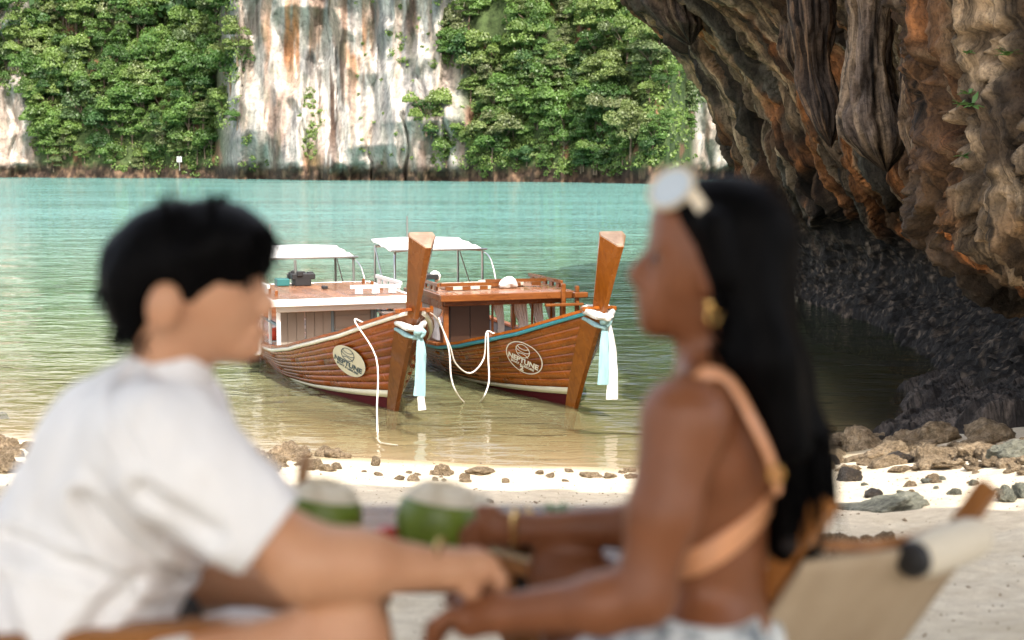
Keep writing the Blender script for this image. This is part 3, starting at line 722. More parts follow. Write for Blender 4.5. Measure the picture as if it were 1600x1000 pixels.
M_rope = mat("rope_white", (0.72, 0.68, 0.64), 0.9)
M_cream = mat("emblem_cream", (0.60, 0.58, 0.47), 0.5)
M_navy = mat("emblem_navy", (0.035, 0.07, 0.10), 0.5)
M_ewhite = mat("emblem_white", (0.78, 0.76, 0.70), 0.5)

LT = 10.5                                               # boat length
def stemf(z): return 0.62 * np.maximum(z, 0) + 0.05 * np.maximum(z, 0) ** 2 + 0.55 * np.minimum(z, 0)
def sheer(t): return np.interp(t * LT, [0, .5, 1.2, 2, 3, 4, 5.5, 7, 8.5, 10.5], SHEER)
SHEER = [1.74, 1.52, 1.24, 1.02, .78, .62, .54, .52, .58, .76]
def Bs(t): return np.interp(t * LT, [0, .15, .5, 1, 1.7, 2.6, 3.8, 5.2, 7, 9, 10.5], [.10, .22, .44, .68, .92, 1.12, 1.25, 1.30, 1.27, 1.08, .8])
def hull_b(t, z):
    """half breadth of the hull at station t (0 bow .. 1 stern) and height z"""
    zs = sheer(t); w = np.clip((z + 0.42) / (zs + 0.42), 0.0, 1.3)
    p = np.interp(t, [0, .06, .15, .4, 1], [.80, .52, .42, .36, .45])
    return Bs(t) * np.power(w, p)
def hull_t(y, z): return np.clip((y + stemf(z)) / (LT + stemf(z)), 0, 1)
def hull_pt(side, t, z, off=0.0):
    b = hull_b(t, z) + off; y = -stemf(z) + t * (LT + stemf(z))
    return np.stack(np.broadcast_arrays(side * b, y, z), -1)
def zline(t): return np.interp(t * LT, [0, 1, 2.5, 4.5, 10.5], [.22, .13, .02, -.08, -.11])   # top of the red paint
def zstripe(t): return zline(t) + np.interp(t * LT, [0, 3, 10.5], [.13, .06, .05])
def hull_sheet(side, t0, t1, zf0, zf1, off, name, m, parent, nt=24, thick=0.035, nv=3):
    """a curved board on the hull between two height functions, with real thickness"""
    t = np.linspace(t0, t1, nt); k = np.linspace(0, 1, nv)
    T, K = np.meshgrid(t, k, indexing='ij'); Z = zf0(T) * (1 - K) + zf1(T) * K
    o = hull_pt(side, T, Z, off); i = hull_pt(side, T, Z, off - thick)
    V = np.concatenate([o.reshape(-1, 3), i.reshape(-1, 3)]); n = nt * nv; f = grid_faces(nt, nv)
    if side < 0: f = f[:, ::-1]
    F = [f, f[:, ::-1] + n]
    def strip(idx, flip):
        q = np.stack([idx[:-1], idx[1:], idx[1:] + n, idx[:-1] + n], -1); F.append(q[:, ::-1] if flip else q)
    lo = np.arange(nt) * nv; hi = lo + nv - 1; e0 = np.arange(nv); e1 = (nt - 1) * nv + np.arange(nv)
    fl = side < 0
    strip(lo, not fl); strip(hi, fl); strip(e0, fl); strip(e1, not fl)
    return link(name, np_mesh(name, V, np.concatenate(F), m, smooth=False), parent)
def decal(side, y0, z0, pts, faces, name, m, parent, off, tilt=0.0):
    """lay flat print (a to the reader's right, b up) on the planking round (y0, z0)"""
    P = np.asarray(pts, float); a, b = P[:, 0], P[:, 1]
    c, s = math.cos(tilt), math.sin(tilt); a, b = (a * c - b * s) * 1.3, a * s + b * c
    z = z0 + b * 0.93; y = y0 + (-a if side < 0 else a) - (stemf(z) - stemf(np.full_like(z, z0))) * 0.5
    V = hull_pt(side, hull_t(y, z), z, off)
    me = bpy.data.meshes.new(name); me.from_pydata([tuple(v) for v in V], [], faces); me.materials.append(m)
    return link(name, me, parent)
def text_mesh(body, size, bold=0.0, serif=False):
    cu = bpy.data.curves.new("t", 'FONT'); cu.body = body; cu.size = size; cu.align_x = 'CENTER'; cu.align_y = 'CENTER'; cu.offset = bold; cu.resolution_u = 3
    o = bpy.data.objects.new("t", cu); col.objects.link(o)
    dg = bpy.context.evaluated_depsgraph_get(); me = bpy.data.meshes.new_from_object(o.evaluated_get(dg))
    v = [(p.co.x, p.co.y) for p in me.vertices]; f = [tuple(p.vertices) for p in me.polygons]
    bpy.data.objects.remove(o); bpy.data.curves.remove(cu); bpy.data.meshes.remove(me)
    return np.array(v), f
def disc(rx, ry, n=36, rings=5):
    v = [(0, 0)]; f = []
    for r_ in range(1, rings + 1):
        v += [(rx * r_ / rings * math.cos(2 * math.pi * k / n), ry * r_ / rings * math.sin(2 * math.pi * k / n)) for k in range(n)]
    for k in range(n):
        f.append((0, 1 + k, 1 + (k + 1) % n))
        for r_ in range(rings - 1):
            a = 1 + r_ * n; f.append((a + k, a + n + k, a + n + (k + 1) % n, a + (k + 1) % n))
    return v, f
def stroke(path, w):
    P = np.array(path, float); d = np.gradient(P, axis=0); d /= np.maximum(np.linalg.norm(d, axis=1, keepdims=True), 1e-9); q = np.stack([-d[:, 1], d[:, 0]], -1) * w / 2
    n = len(P); return np.concatenate([P + q, P - q]), [(i, n + i, n + i + 1, i + 1) for i in range(n - 1)]
def arc(cx, cy, rx, ry, a0, a1, n=28): return [(cx + rx * math.cos(lerp(a0, a1, k / (n - 1))), cy + ry * math.sin(lerp(a0, a1, k / (n - 1)))) for k in range(n)]
def emblem(boat, side, y0, z0, s, filled, number, tilt):
    """oval badge with a wave-crossed globe over the lettering"""
    ink = M_navy if filled else M_ewhite
    if filled:
        v, f = disc(.50 * s, .46 * s); root = decal(side, y0, z0, v, f, "emblem", M_cream, boat, .045, tilt)
    else:
        v, f = stroke(arc(0, 0, .50 * s, .46 * s, 0, 2 * math.pi, 48), .028 * s); root = decal(side, y0, z0, v, f, "emblem", ink, boat, .045, tilt)
    V = []; F = []
    def put(v, f):
        n = len(V); V.extend([tuple(p) for p in v]); F.extend([tuple(i + n for i in q) for q in f])
    gx, gy_, gr_ = -.04 * s, .20 * s, .19 * s
    for p in (arc(gx, gy_, gr_, gr_ * 1.05, 0, 6.2832, 36), arc(gx - .02 * s, gy_ + .17 * s, .17 * s, .12 * s, 3.6, 6.1), arc(gx + .0 * s, gy_ + .06 * s, .20 * s, .10 * s, 3.3, 6.1), arc(gx + .02 * s, gy_ - .2 * s, .17 * s, .12 * s, .4, 2.6)):
        put(*stroke(p, .020 * s))
    v, f = text_mesh("NEPTUNE", .20 * s, .008 * s); put(v * np.array((.98, 1.1)) + np.array((0, -.11 * s)), f)
    v, f = text_mesh("BOAT & LEISURE", .090 * s, .004 * s); put(v + np.array((0, -.245 * s)), f)
    if number: v, f = text_mesh("2", .19 * s, .014 * s); put(v + np.array((0, -.355 * s)), f)
    decal(side, y0, z0, V, F, "lettering", ink, root, .052, tilt)
    return root

def build_boat(loc, rz, label, first):
    b = empty("longtail_boat", loc, rz, label, "boat", "wooden longtail boats moored off the beach")
    mp = M_plank if first else M_plank2; mpr = M_prow if first else M_prow2
    NS = 8
    for side in (-1, 1):
        hull_sheet(side, 0.0, 1.0, lambda t: 0 * t - .42, lambda t: zline(t), 0.0, "bottom_paint", M_red, b, 40)
        hull_sheet(side, 0.0, 1.0, lambda t: zline(t) + .004, lambda t: zstripe(t), 0.006, "waterline_stripe", M_stripe, b, 40, nv=2)
        for k in range(NS):
            cuts = [0.0] + sorted({round((0.17 + 0.11 * ((k * 5 + (side > 0)) % 4)), 3), round((0.62 + 0.08 * (k % 3)), 3)}) + [1.0]
            for a, c in zip(cuts[:-1], cuts[1:]):
                f0 = lambda t, k=k: lerp(zstripe(t) + .004, sheer(t) - .11, k / NS) + .0012
                f1 = lambda t, k=k: lerp(zstripe(t) + .004, sheer(t) - .11, (k + 1) / NS) - .0012
                hull_sheet(side, a + .0006, c - .0006, f0, f1, 0.008 + 0.0006 * ((k + (a > 0)) % 2), "plank", mp, b, max(6, int(40 * (c - a))))
        hull_sheet(side, 0.0, 1.0, lambda t: zstripe(t) - .2, lambda t: sheer(t) - .02, -0.035, "hull_lining", M_dark, b, 30, 0.02)
        # rubbing strake in the boat's colour, wooden cap on top
        hull_sheet(side, 0.0, 1.0, lambda t: sheer(t) - .105, lambda t: sheer(t) - .035, 0.045, "gunwale", M_boatwhite if first else M_boatblue, b, 60, 0.07, 2)
        m = MB(); rr = []
        for t in np.linspace(0.0, 1, 60):
            p = hull_pt(side, t, sheer(t))
            rr.append([(p[0] + side * .04, p[1], p[2] - .033), (p[0] + side * .04, p[1], p[2] + .012), (p[0] - side * .09, p[1], p[2] + .012), (p[0] - side * .09, p[1], p[2] - .033)])
        m.loft(rr).build("cap_rail", mp, b)
    # transom and deck
    ring = [tuple(hull_pt(-1, 1.0, z)) for z in np.linspace(-.4, .8, 8)] + [tuple(hull_pt(1, 1.0, z)) for z in np.linspace(.8, -.4, 8)]
    MB().loft([ring, [(p[0], p[1] + .05, p[2]) for p in ring]]).build("transom", mp, b)
    m = MB(); T = np.linspace(.02, .99, 40)
    top = [hull_pt(1, t, min(sheer(t) - .22, .62 if t > .2 else 9)) for t in T]
    m.loft([[(-p[0] + .05, p[1], p[2] - .04), (p[0] - .05, p[1], p[2] - .04), (p[0] - .05, p[1], p[2]), (-p[0] + .05, p[1], p[2])] for p in top]).build("deck", M_deck, b)
    # stem timber and the tall prow post
    rings = []
    for z in np.linspace(-.4, 1.70, 16):
        yf = -float(stemf(z)); yb = yf + .16; hb = float(hull_b(float(hull_t(yb, z)), z)) + .022; wf = .035
        rings.append([(-wf, yf - .10, z), (wf, yf - .10, z), (hb, yb, z), (hb - .05, yb + .03, z), (-hb + .05, yb + .03, z), (-hb, yb, z)])
    MB().loft(rings).build("stem", mpr, b)
    rings = []; top_z = 2.78
    for z in np.linspace(1.58, top_z, 8):
        k = (z - 1.58) / (top_z - 1.58); yf = -float(stemf(1.5)) - .55 * (z - 1.5) - .05; w = lerp(.088, .205, k); dp = lerp(.20, .28, k); wf = lerp(.03, .045, k)
        dz = 0.10 * k * k                                # the sawn top slopes forward
        rings.append([(-wf, yf - .12, z - dz), (wf, yf - .12, z - dz), (w, yf + dp * .7, z + dz * .5), (w - .02, yf + dp, z + dz), (-w + .02, yf + dp, z + dz), (-w, yf + dp * .7, z + dz * .5)])
    pp = MB().loft(rings, True).build("prow_post", mpr, b)
    c = [sum(p[i] for p in rings[-1]) / 6 for i in range(3)]
    MB().loft([[tuple(c[i] + (p[i] - c[i]) * .97 + (0, 0, .002)[i] for i in range(3)) for p in rings[-1]], [tuple(c[i] + (p[i] - c[i]) * .95 + (0, 0, .02)[i] for i in range(3)) for p in rings[-1]]]).build("end_grain_cap", M_grain, pp)
    MB().box(-.28, .28, -1.10, -.98, 1.66, 1.73).build("bow_cleat", mpr, b)
    return b
THETA = R(18); TH1 = R(20)
P1b = onz(617, 641, 0); P2b = onz(897, 636, 0)
boat1 = build_boat((P1b.x, P1b.y, 0), TH1, "varnished wooden longtail boat with white gunwale and white cabin roof, nearer the man's face", True)
boat2 = build_boat((P2b.x, P2b.y, 0), THETA, "golden brown wooden longtail boat with blue gunwale and white curtains, beside the woman's face", False)
emblem(boat1, -1, .58, .74, .62, True, False, R(-24))
emblem(boat1, 1, .78, .80, .58, True, False, R(12))
emblem(boat2, -1, .66, .74, .64, False, True, R(-20))

# ------------------------------------------------------------------ cabin of the white roofed boat
def roof_slab(boat, x0, x1, y0, y1, z, rim, top, nplank=9):
    r_ = MB(); r_.box(x0, x1, y0, y0 + .07, z, z + .13); r_.box(x0, x0 + .07, y0 + .072, y1, z, z + .13); r_.box(x1 - .07, x1, y0 + .072, y1, z, z + .13); r_.box(x0, x1, y1 + .002, y1 + .07, z, z + .13)
    o = r_.build("roof", rim, boat)
    MB().box(x0 + .072, x1 - .072, y0 + .072, y1 - .002, z + .02, z + .06).build("ceiling", M_dark, o)
    w = (x1 - x0 - .15) / nplank
    for k in range(nplank):
        MB().box(x0 + .075 + k * w + .004, x0 + .075 + (k + 1) * w - .004, y0 + .075, y1 - .01, z + .062, z + .125 + .004 * (k % 2)).build("roof_plank", top, o)
    return o
def bench_back(parent, p, q, h, m, n, thick=.05):
    """a low seat back along the roof edge: top rail on short blocks, gaps between"""
    p, q = Vector(p), Vector(q); mb = MB(); mb.bar(p + Vector((0, 0, h)), q + Vector((0, 0, h)), thick, .06)
    for k in range(n):
        c = p.lerp(q, (k + .5) / n); d = (q - p).normalized() * (q - p).length / n * .22
        mb.bar(c - d + Vector((0, 0, h * .46)), c + d + Vector((0, 0, h * .46)), thick * .8, h * .9 - .05)
    return mb.build("seat_back", m, parent)
yc = 3.55; zr = 1.37
rf = roof_slab(boat1, -1.34, 1.34, yc - .25, 6.7, zr, M_boatwhite, M_deck)
m = MB(); m.box(-1.20, 1.20, yc - .02, yc + .04, zr - .12, zr - .003); m.build("front_beam", M_boatwhite, boat1)
for x, y in ((-1.16, yc + .02), (1.16, yc + .02)):
    MB().box(x - .035, x + .035, y - .035, y + .035, .60, zr - .12).build("cabin_post", M_boatwhite, boat1)
for y in (yc + .85, yc + 1.7, yc + 2.6):
    for sx in (-1, 1): MB().box(sx * 1.16 - .028, sx * 1.16 + .028, y - .03, y + .03, .55, zr - .003).build("cabin_post", M_boatwhite, boat1)
for sx in (-1, 1):
    MB().box(sx * 1.16 - .03, sx * 1.16 + .03, yc + .06, 6.6, .99, 1.03).build("window_rail", M_slate, boat1)
for k, (x0, x1) in enumerate(((-1.10, -.62), (-.60, -.13))):
    d = MB().box(x0, x1, yc + .35, yc + .39, .42, zr - .005).build("cabin_door", M_beige, boat1)
    for j in range(3): MB().box(x0 + .008 + j * (x1 - x0) / 3, x0 - .004 + (j + 1) * (x1 - x0) / 3, yc + .333, yc + .348, .44, zr - .02).build("board", M_beige, d)
d = MB().box(-.09, .62, yc + .35, yc + .38, .42, zr - .005).build("cabin_door", M_beige, boat1)
for j in range(4): MB().box(-.06, .59, yc + .333, yc + .348, .46 + j * .225, .67 + j * .225).build("board", M_beige, d)
for z in (.80, 1.28): MB().box(-.10, .63, yc + .31, yc + .332, z, z + .05).build("door_rail", M_slate, d)
for x in (-.11, .64, .70, .97): MB().box(x - .025, x + .025, yc + .30, yc + .36, .42, zr - .005).build("window_frame", M_slate, boat1)
MB().box(.74, 1.10, yc + .02, yc + .30, 1.16, 1.20).build("side_table", M_boatwhite, boat1)
for sx in (-1, 1):
    bench_back(rf, (sx * 1.24, yc + .5, zr + .13), (sx * 1.24, yc + 2.3, zr + .13), .17, M_boatwhite, 4)
    for k in range(4): MB().box(sx * 1.08 - .03, sx * 1.08 + .03, yc + .6 + k * .7, yc + .67 + k * .7, zr + .12, zr + .22).build("roof_chock", M_roofw, rf)
bench_back(rf, (.20, yc + .2, zr + .13), (1.15, yc + .2, zr + .13), .15, M_boatwhite, 3)
def canopy(boat, x0, x1, y0, y1, z, zd, post_x, base_z, ant_x):
    root = MB(); nx, ny = 10, 8; V = []
    for lay in (0, -.03):
        for i in range(nx + 1):
            for j in range(ny + 1):
                u, v = i / nx, j / ny
                V.append((lerp(x0, x1, u) + .0, lerp(y0, y1, v), z + lay + zd * (1 - (2 * u - 1) ** 2) * .25 - .035 * math.sin(v * math.pi * 3) ** 2 + zd * v))
    n = (nx + 1) * (ny + 1); f = []
    for i in range(nx):
        for j in range(ny):
            a = i * (ny + 1) + j; q = (a, a + ny + 1, a + ny + 2, a + 1); f.append(q); f.append(tuple(k + n for k in q[::-1]))
    per = [i * (ny + 1) for i in range(nx + 1)] + [nx * (ny + 1) + j for j in range(1, ny + 1)] + [i * (ny + 1) + ny for i in range(nx - 1, -1, -1)] + [j for j in range(ny - 1, 0, -1)]
    for a, c in zip(per, per[1:] + per[:1]): f.append((a, a + n, c + n, c))
    me = bpy.data.meshes.new("canopy"); me.from_pydata(V, [], f); me.materials.append(M_canvas); me.shade_smooth()
    cp = link("canopy", me, boat)
    for s, x in ((-1, x0 + .06), (1, x1 - .06)):
        for y in (y0 + .05, y1 - .1):
            MB().tube(spline([(x, y, base_z), (x, y, z - .12), (x - s * .05, y, z - .03), (x - s * .25, y, z - .01)], 10), .026, 8).build("canopy_post", M_steel if post_x else M_greymetal, cp, True)
        MB().tube(spline([(x, y0 + .08, z - .03), (x + s * .10, y0 - .35, z - .3), (x + s * .17, y0 - .8, base_z)], 8), .016, 6).build("canopy_brace", M_steel, cp, True)
        MB().tube([(x, y1 - .1, z - .03), (x + s * .02, y0 + .25, base_z)], .014, 6).build("canopy_brace", M_steel, cp, True)
    MB().tube([(x0 - .03, y0, z - .01), (x1 + .03, y0, z - .01)], .02, 6).build("canopy_rail", M_steel, cp, True)
    MB().tube([(ant_x, y1, z + zd), (ant_x, y1, z + zd + .48)], .018, 6).build("aerial", M_greymetal, cp, True)
    return cp
canopy(boat1, -.95, 1.10, 6.9, 8.7, 2.0, .13, False, .7, -.35)
def engine(boat, x, y, z, c):
    e = MB().box(x - .16, x + .16, y - .2, y + .2, z, z + .16).build("engine", c, boat)
    m = MB(); rg = random.Random(3); m.box(x - .22, x + .24, y - .2, y + .2, z + .13, z + .24)
    for k in range(9):
        q = (x + rg.uniform(-.2, .25), y + rg.uniform(-.2, .2), z + rg.uniform(.14, .26)); m.box(q[0] - .06, q[0] + .06, q[1] - .05, q[1] + .05, q[2] - .05, q[2] + .05)
    m.build("engine_block", M_black, e); MB().tube([(x - .1, y, z + .1), (x - .12, y, z + .5)], .03, 8).build("exhaust", M_greymetal, e)
    return e
engine(boat1, -.20, 6.2, 1.50, M_black); MB().box(-.70, -.45, 6.1, 6.4, 1.50, 1.64).build("cool_box", M_teal, boat1)
MB().box(.0, .1, yc + 1.6, yc + 1.75, zr + .13, zr + .19).build("lamp_housing", M_black, boat1)
for (x, y) in ((-1.0, yc + 1.25), (-.86, yc + 1.8)):
    j = empty("life_jacket", boat1.matrix_basis @ Vector((x, y, .60)), THETA, "orange life jacket inside the white roofed boat behind its " + ("front" if x < -.9 else "second") + " cabin post", "life jacket", "orange life jackets in the boat cabin")
    MB().lathe([(.06, 0), (.13, .03), (.145, .10), (.10, .16), (.03, .18)], n=12).build("foam", M_jacket, j, True)
    MB().box(-.145, .145, -.012, .012, .08, .105).build("belt", M_boatwhite, j)
fd = empty("boat_fender", boat1.matrix_basis @ Vector((-1.36, 4.6, .35)), THETA, "white cylindrical boat fender hanging off the side of the white roofed boat", "fender")
MB().lathe([(.03, 0), (.09, .03), (.105, .09), (.105, .36), (.09, .42), (.03, .45)], n=14).build("body", M_boatwhite, fd, True)
MB().lathe([(.032, .452), (.05, .46), (.04, .52), (.015, .53)], n=10).build("cap", M_navy, fd, True)
MB().tube([(0, 0, .53), (.06, 0, .68)], .012, 6).build("line", M_rope, fd)

# ------------------------------------------------------------------ cabin of the curtained boat
def curtain(parent, p, w, h, ax, tie=0.45, gather=0.35):
    """a hanging curtain tied back part way down"""
    nu, nv = 22, 12; V = []
    for lay in (0, .012):
        for i in range(nu):
            for j in range(nv):
                u = i / (nu - 1) - .5; v = j / (nv - 1); g = lerp(1, gather, sst(0, tie, v)) if v < tie else lerp(gather, .7, sst(tie, 1, v))
                sh = (.32 * w) * sst(0, tie, v) * (1 - .3 * sst(tie, 1, v)); f_ = .022 * math.sin(u * 30 + 2 * v) * (0.4 + v)
                a = u * w * float(g) + float(sh)
                V.append((p[0] + ax[0] * a - ax[1] * (f_ + lay), p[1] + ax[1] * a + ax[0] * (f_ + lay), p[2] - v * h))
    f = grid_faces(nu, nv); n = nu * nv
    return link("curtain", np_mesh("curtain", V, np.concatenate([f, f[:, ::-1] + n]), M_cloth), parent)
yc = 3.6; zr = 1.42
rf = roof_slab(boat2, -1.30, 1.30, yc - .25, 5.9, zr, M_roofw, M_deck)
MB().box(-1.18, 1.18, yc - .02, yc + .05, zr - .10, zr - .003).build("front_beam", M_roofw, boat2)
MB().box(-1.20, -1.10, yc + .06, 6.6, zr - .17, zr - .003).build("side_beam", M_roofw, boat2)
for x, y in ((-1.14, yc + .02), (1.12, yc + .02), (-1.14, yc + 2.2), (1.12, yc + 1.5), (1.12, yc + 3.0)):
    MB().box(x - .05, x + .05, y - .04, y + .04, .55, zr - .10).build("cabin_post", M_roofw, boat2)
d = MB().box(-.98, -.20, yc + .35, yc + .40, .42, zr - .004).build("cabin_door", M_dark, boat2)
for x in (-.96, -.58): MB().box(x, x + .36, yc + .333, yc + .348, .45, zr - .06).build("board", mat("dark_teak", (0.035, 0.014, 0.006), .4), d)
for x in (-.16, .24, .62, 1.0): MB().box(x - .02, x + .02, yc + .30, yc + .34, .42, zr - .005).build("window_frame", M_roofw, boat2)
for x, w in ((-.04, .22), (.36, .34), (.70, .28), (.98, .22)): curtain(boat2, (x, yc + .38, zr - .03), w, .68, (1, 0), .8, .55)
for y in (yc + .5, yc + 1.35, yc + 2.5, yc + 3.4): curtain(boat2, (-1.15, y, zr - .15), .55, .62, (0, 1))
MB().box(-1.1, -.7, yc + .7, yc + 1.6, .55, .85).build("seat_box", M_deck, boat2)
# steps up to the roof at the right front corner
MB().box(.98, 1.06, yc - .32, yc - .24, .70, zr + .28).build("ladder_post", M_roofw, boat2)
MB().box(1.24, 1.31, yc - .36, yc - .28, .70, zr + .24).build("ladder_post", M_roofw, boat2)
for z in (.98, 1.30): MB().box(.62, 1.36, yc - .46, yc - .37, z, z + .05).build("ladder_step", M_roofw, boat2)
MB().box(1.20, 1.46, yc - .42, yc - .26, zr + .02, zr + .12).build("roof_end", M_roofw, rf)
for sx in (-1, 1): bench_back(rf, (sx * 1.2, yc + .3, zr + .12), (sx * 1.2, yc + 2.2, zr + .12), .14, M_roofw, 5)
bench_back(rf, (-1.15, yc + .35, zr + .13), (-.15, yc + .35, zr + .13), .13, M_roofw, 3)
bench_back(rf, (-.1, yc + .95, zr + .13), (1.1, yc + .9, zr + .13), .13, M_roofw, 3)
M_cush = mat("cushion_cream", (.55, .48, .40), .9)
for x, y in ((-.75, yc + .8), (-.3, yc + .85), (.1, yc + 1.2), (.5, yc + 1.3)): MB().box(x - .2, x + .2, y - .25, y + .25, zr + .13, zr + .24, .03).build("cushion", M_cush, rf)
m = MB(); m.tube(spline([(.1, yc + .7, zr + .18), (.3, yc + .72, zr + .24), (.45, yc + .7, zr + .16)], 8), [.04, .09, .11, .12, .12, .1, .07, .03], 8); m.build("folded_cloth", M_cloth, rf, True)
canopy(boat2, -1.35, .62, 6.9, 8.9, 2.15, .13, True, .7, -.55)
engine(boat2, -1.05, 5.5, 1.53, M_teal); MB().lathe([(.02, 0), (.10, .05), (.12, .13), (.08, .2), (.02, .23)], c=(-.85, 5.45, 1.60), n=12).build("buoy", M_boatwhite, boat2, True)
# engine block left in the water behind the first boat
MB().box(-1.25, -1.05, 6.2, 6.6, -.1, .25).build("rudder_box", M_dark, boat1)

# ------------------------------------------------------------------ sashes tied round the prows
def sash(boat, name, label, pts, w, m, knot=True):
    o = empty(name, boat.matrix_basis @ Vector(pts[0]), THETA, label, "cloth sash", "cloth sashes tied to the prows")
    q = [Vector(p) - Vector(pts[0]) for p in pts]; n = 16
    ww = [lerp(.5, 1.0, min(1, k / (n * .35))) * w for k in range(n)]
    MB().tube(spline(q, n), ww, 16, flat=.30, up=(0, -1, 0), wav=lambda u, a: .30 * math.sin(a * 3 + 5 * u) * (0.3 + u)).build("tail", m, o, True)
    if knot:
        MB().tube(spline([(-.07, -.03, -.02), (-.02, -.07, .05), (.05, -.05, .02), (.02, -.06, -.06)], 10), [.02, .05, .065, .065, .06, .055, .06, .05, .04, .02], 10).build("knot", m, o, True)
    return o
def wrap(boat, name, label, z, m, r_=.03, droop=0.0):
    y0 = -float(stemf(z)) - .05; w = .17
    o = empty(name, boat.matrix_basis @ Vector((0, y0, z)), THETA, label, "cloth sash", "cloth sashes tied to the prows")
    loop = [(-w, .26, .06), (-w - .02, .10, .03), (-.05, -.15, -.02 - droop), (.05, -.15, -.02 - droop), (w + .02, .10, .03), (w, .26, .06), (0, .30, .07), (-w, .26, .06)]
    MB().tube(spline(loop, 34), r_, 8, wav=lambda u, a: .2 * math.sin(a * 2 + 40 * u)).build("band", m, o, True)
    return o
y0 = -float(stemf(1.42)) - .20
wrap(boat1, "wound_cloth", "white cloth wound round the prow of the white roofed boat", 1.46, M_cloth, .05)
wrap(boat1, "wound_cloth", "pale blue cloth band wound below the white one on the white roofed boat's prow", 1.36, M_blue, .035, .03)
sash(boat1, "hanging_sash", "pale blue sash hanging from the prow of the white roofed boat", [(.06, y0, 1.36), (.09, y0 - .02, 1.1), (.10, y0 + .03, .7), (.07, y0 + .06, .40)], .075, M_blue)
sash(boat1, "hanging_sash", "short white sash end showing under the blue one at the white roofed boat's prow", [(.08, y0 + .07, .62), (.11, y0 + .06, .42), (.12, y0 + .06, .18)], .05, M_cloth, False)
wrap(boat2, "wound_cloth", "broad white cloth wound high round the orange prow of the curtained boat", 1.62, M_cloth, .06)
wrap(boat2, "wound_cloth", "pale blue cloth band tied over the white one on the curtained boat's prow", 1.50, M_blue, .035, .04)
sash(boat2, "hanging_sash", "long white sash hanging from the orange prow of the curtained boat", [(.10, y0, 1.50), (.16, y0, 1.1), (.19, y0, .75), (.18, y0 + .03, .30)], .078, M_cloth, False)
sash(boat2, "hanging_sash", "pale blue sash hanging beside the white one from the orange prow", [(.02, y0 - .06, 1.50), (.02, y0 - .08, 1.2), (.02, y0 - .08, .9), (.0, y0 - .05, .55)], .075, M_blue)

# ------------------------------------------------------------------ mooring ropes
def rope(pts, label, n=40, r_=.013):
    o = MB().tube(spline(pts, n), r_, 6).build("mooring_rope", M_rope, None, True)
    return tag(o, label, "rope", "white mooring ropes at the bows")
def bp(boat, side, t, dz=.05, off=.08):
    t = float(t); p = hull_pt(side, t, float(sheer(t)), off); return boat.matrix_basis @ Vector((p[0], p[1], p[2] + dz))
a = bp(boat1, -1, .075); g = onground(606, 697)
f0 = at(588, 560, a.y - .12); f1 = at(589, 640, a.y - .5); f2 = onz(590, 672, .02)
rope([bp(boat1, -1, .075, .03, -.05), a, f0, f1, f2, g + Vector((-.15, .25, .02)), g + Vector((0, 0, .03)), g + Vector((.15, -.1, .03))], "white rope hanging from the white roofed boat's left gunwale to the sand")
c = bp(boat2, -1, .185); s0 = bp(boat1, 1, .07)
rope([bp(boat1, 1, .02, .03, -.05), s0, at(702, 538, 22.6), at(712, 568, 22.8), at(735, 583, 23.2), at(756, 560, 23.6), c, bp(boat2, -1, .185, .03, -.06)], "white rope slung between the bows of the two longtail boats")
rope([s0 + Vector((.04, .02, 0)), at(701, 545, 22.4), at(705, 590, 22.3), at(714, 615, 22.4), onz(727, 631, -.05)], "white rope dropping from the white roofed boat's right bow into the water")
rope([c + Vector((.03, 0, 0)), at(763, 560, 23.4), at(764, 595, 23.0), at(757, 618, 22.8), onz(748, 631, -.05)], "white rope dropping from the blue gunwale into the water")
# ================================================================== PEOPLE, CHAIRS AND THE TABLE
def surface_net(D, org, h):
    ins = D < 0; nx, ny, nz = D.shape
    c = np.zeros((nx - 1, ny - 1, nz - 1), np.int8)
    for a in (0, 1):
        for b in (0, 1):
            for d in (0, 1): c += ins[a:nx - 1 + a, b:ny - 1 + b, d:nz - 1 + d]
    I = np.argwhere((c > 0) & (c < 8)); idx = np.full(c.shape, -1, np.int32); idx[tuple(I.T)] = np.arange(len(I))
    pos = np.zeros((len(I), 3)); cnt = np.zeros(len(I))
    for ax in range(3):
        o1, o2 = [q for q in range(3) if q != ax]
        for u in (0, 1):
            for v in (0, 1):
                A = I.copy(); A[:, o1] += u; A[:, o2] += v; B = A.copy(); B[:, ax] += 1
                da, db = D[tuple(A.T)], D[tuple(B.T)]; x = (da < 0) != (db < 0)
                t = np.where(x, da / np.where(x, da - db, 1), 0); P = (A - 0.0).astype(float); P[:, ax] += t
                pos[x] += P[x]; cnt += x
    V = pos / np.maximum(cnt, 1)[:, None] * h + org; F = []
    for ax in range(3):
        o1, o2 = (ax + 1) % 3, (ax + 2) % 3
        s0 = [slice(None)] * 3; s1 = [slice(None)] * 3; s0[ax] = slice(0, -1); s1[ax] = slice(1, None)
        ch = ins[tuple(s0)] != ins[tuple(s1)]; E = np.argwhere(ch); E = E[(E[:, o1] > 0) & (E[:, o2] > 0) & (E[:, o1] < D.shape[o1] - 1) & (E[:, o2] < D.shape[o2] - 1)]
        q = []
        for (u, v) in ((-1, -1), (0, -1), (0, 0), (-1, 0)):
            C = E.copy(); C[:, o1] += u; C[:, o2] += v; q.append(idx[tuple(C.T)])
        q = np.stack(q, -1); fl = ~ins[tuple(E.T)]; q[fl] = q[fl][:, ::-1]; F.append(q)
    return V, np.concatenate(F)
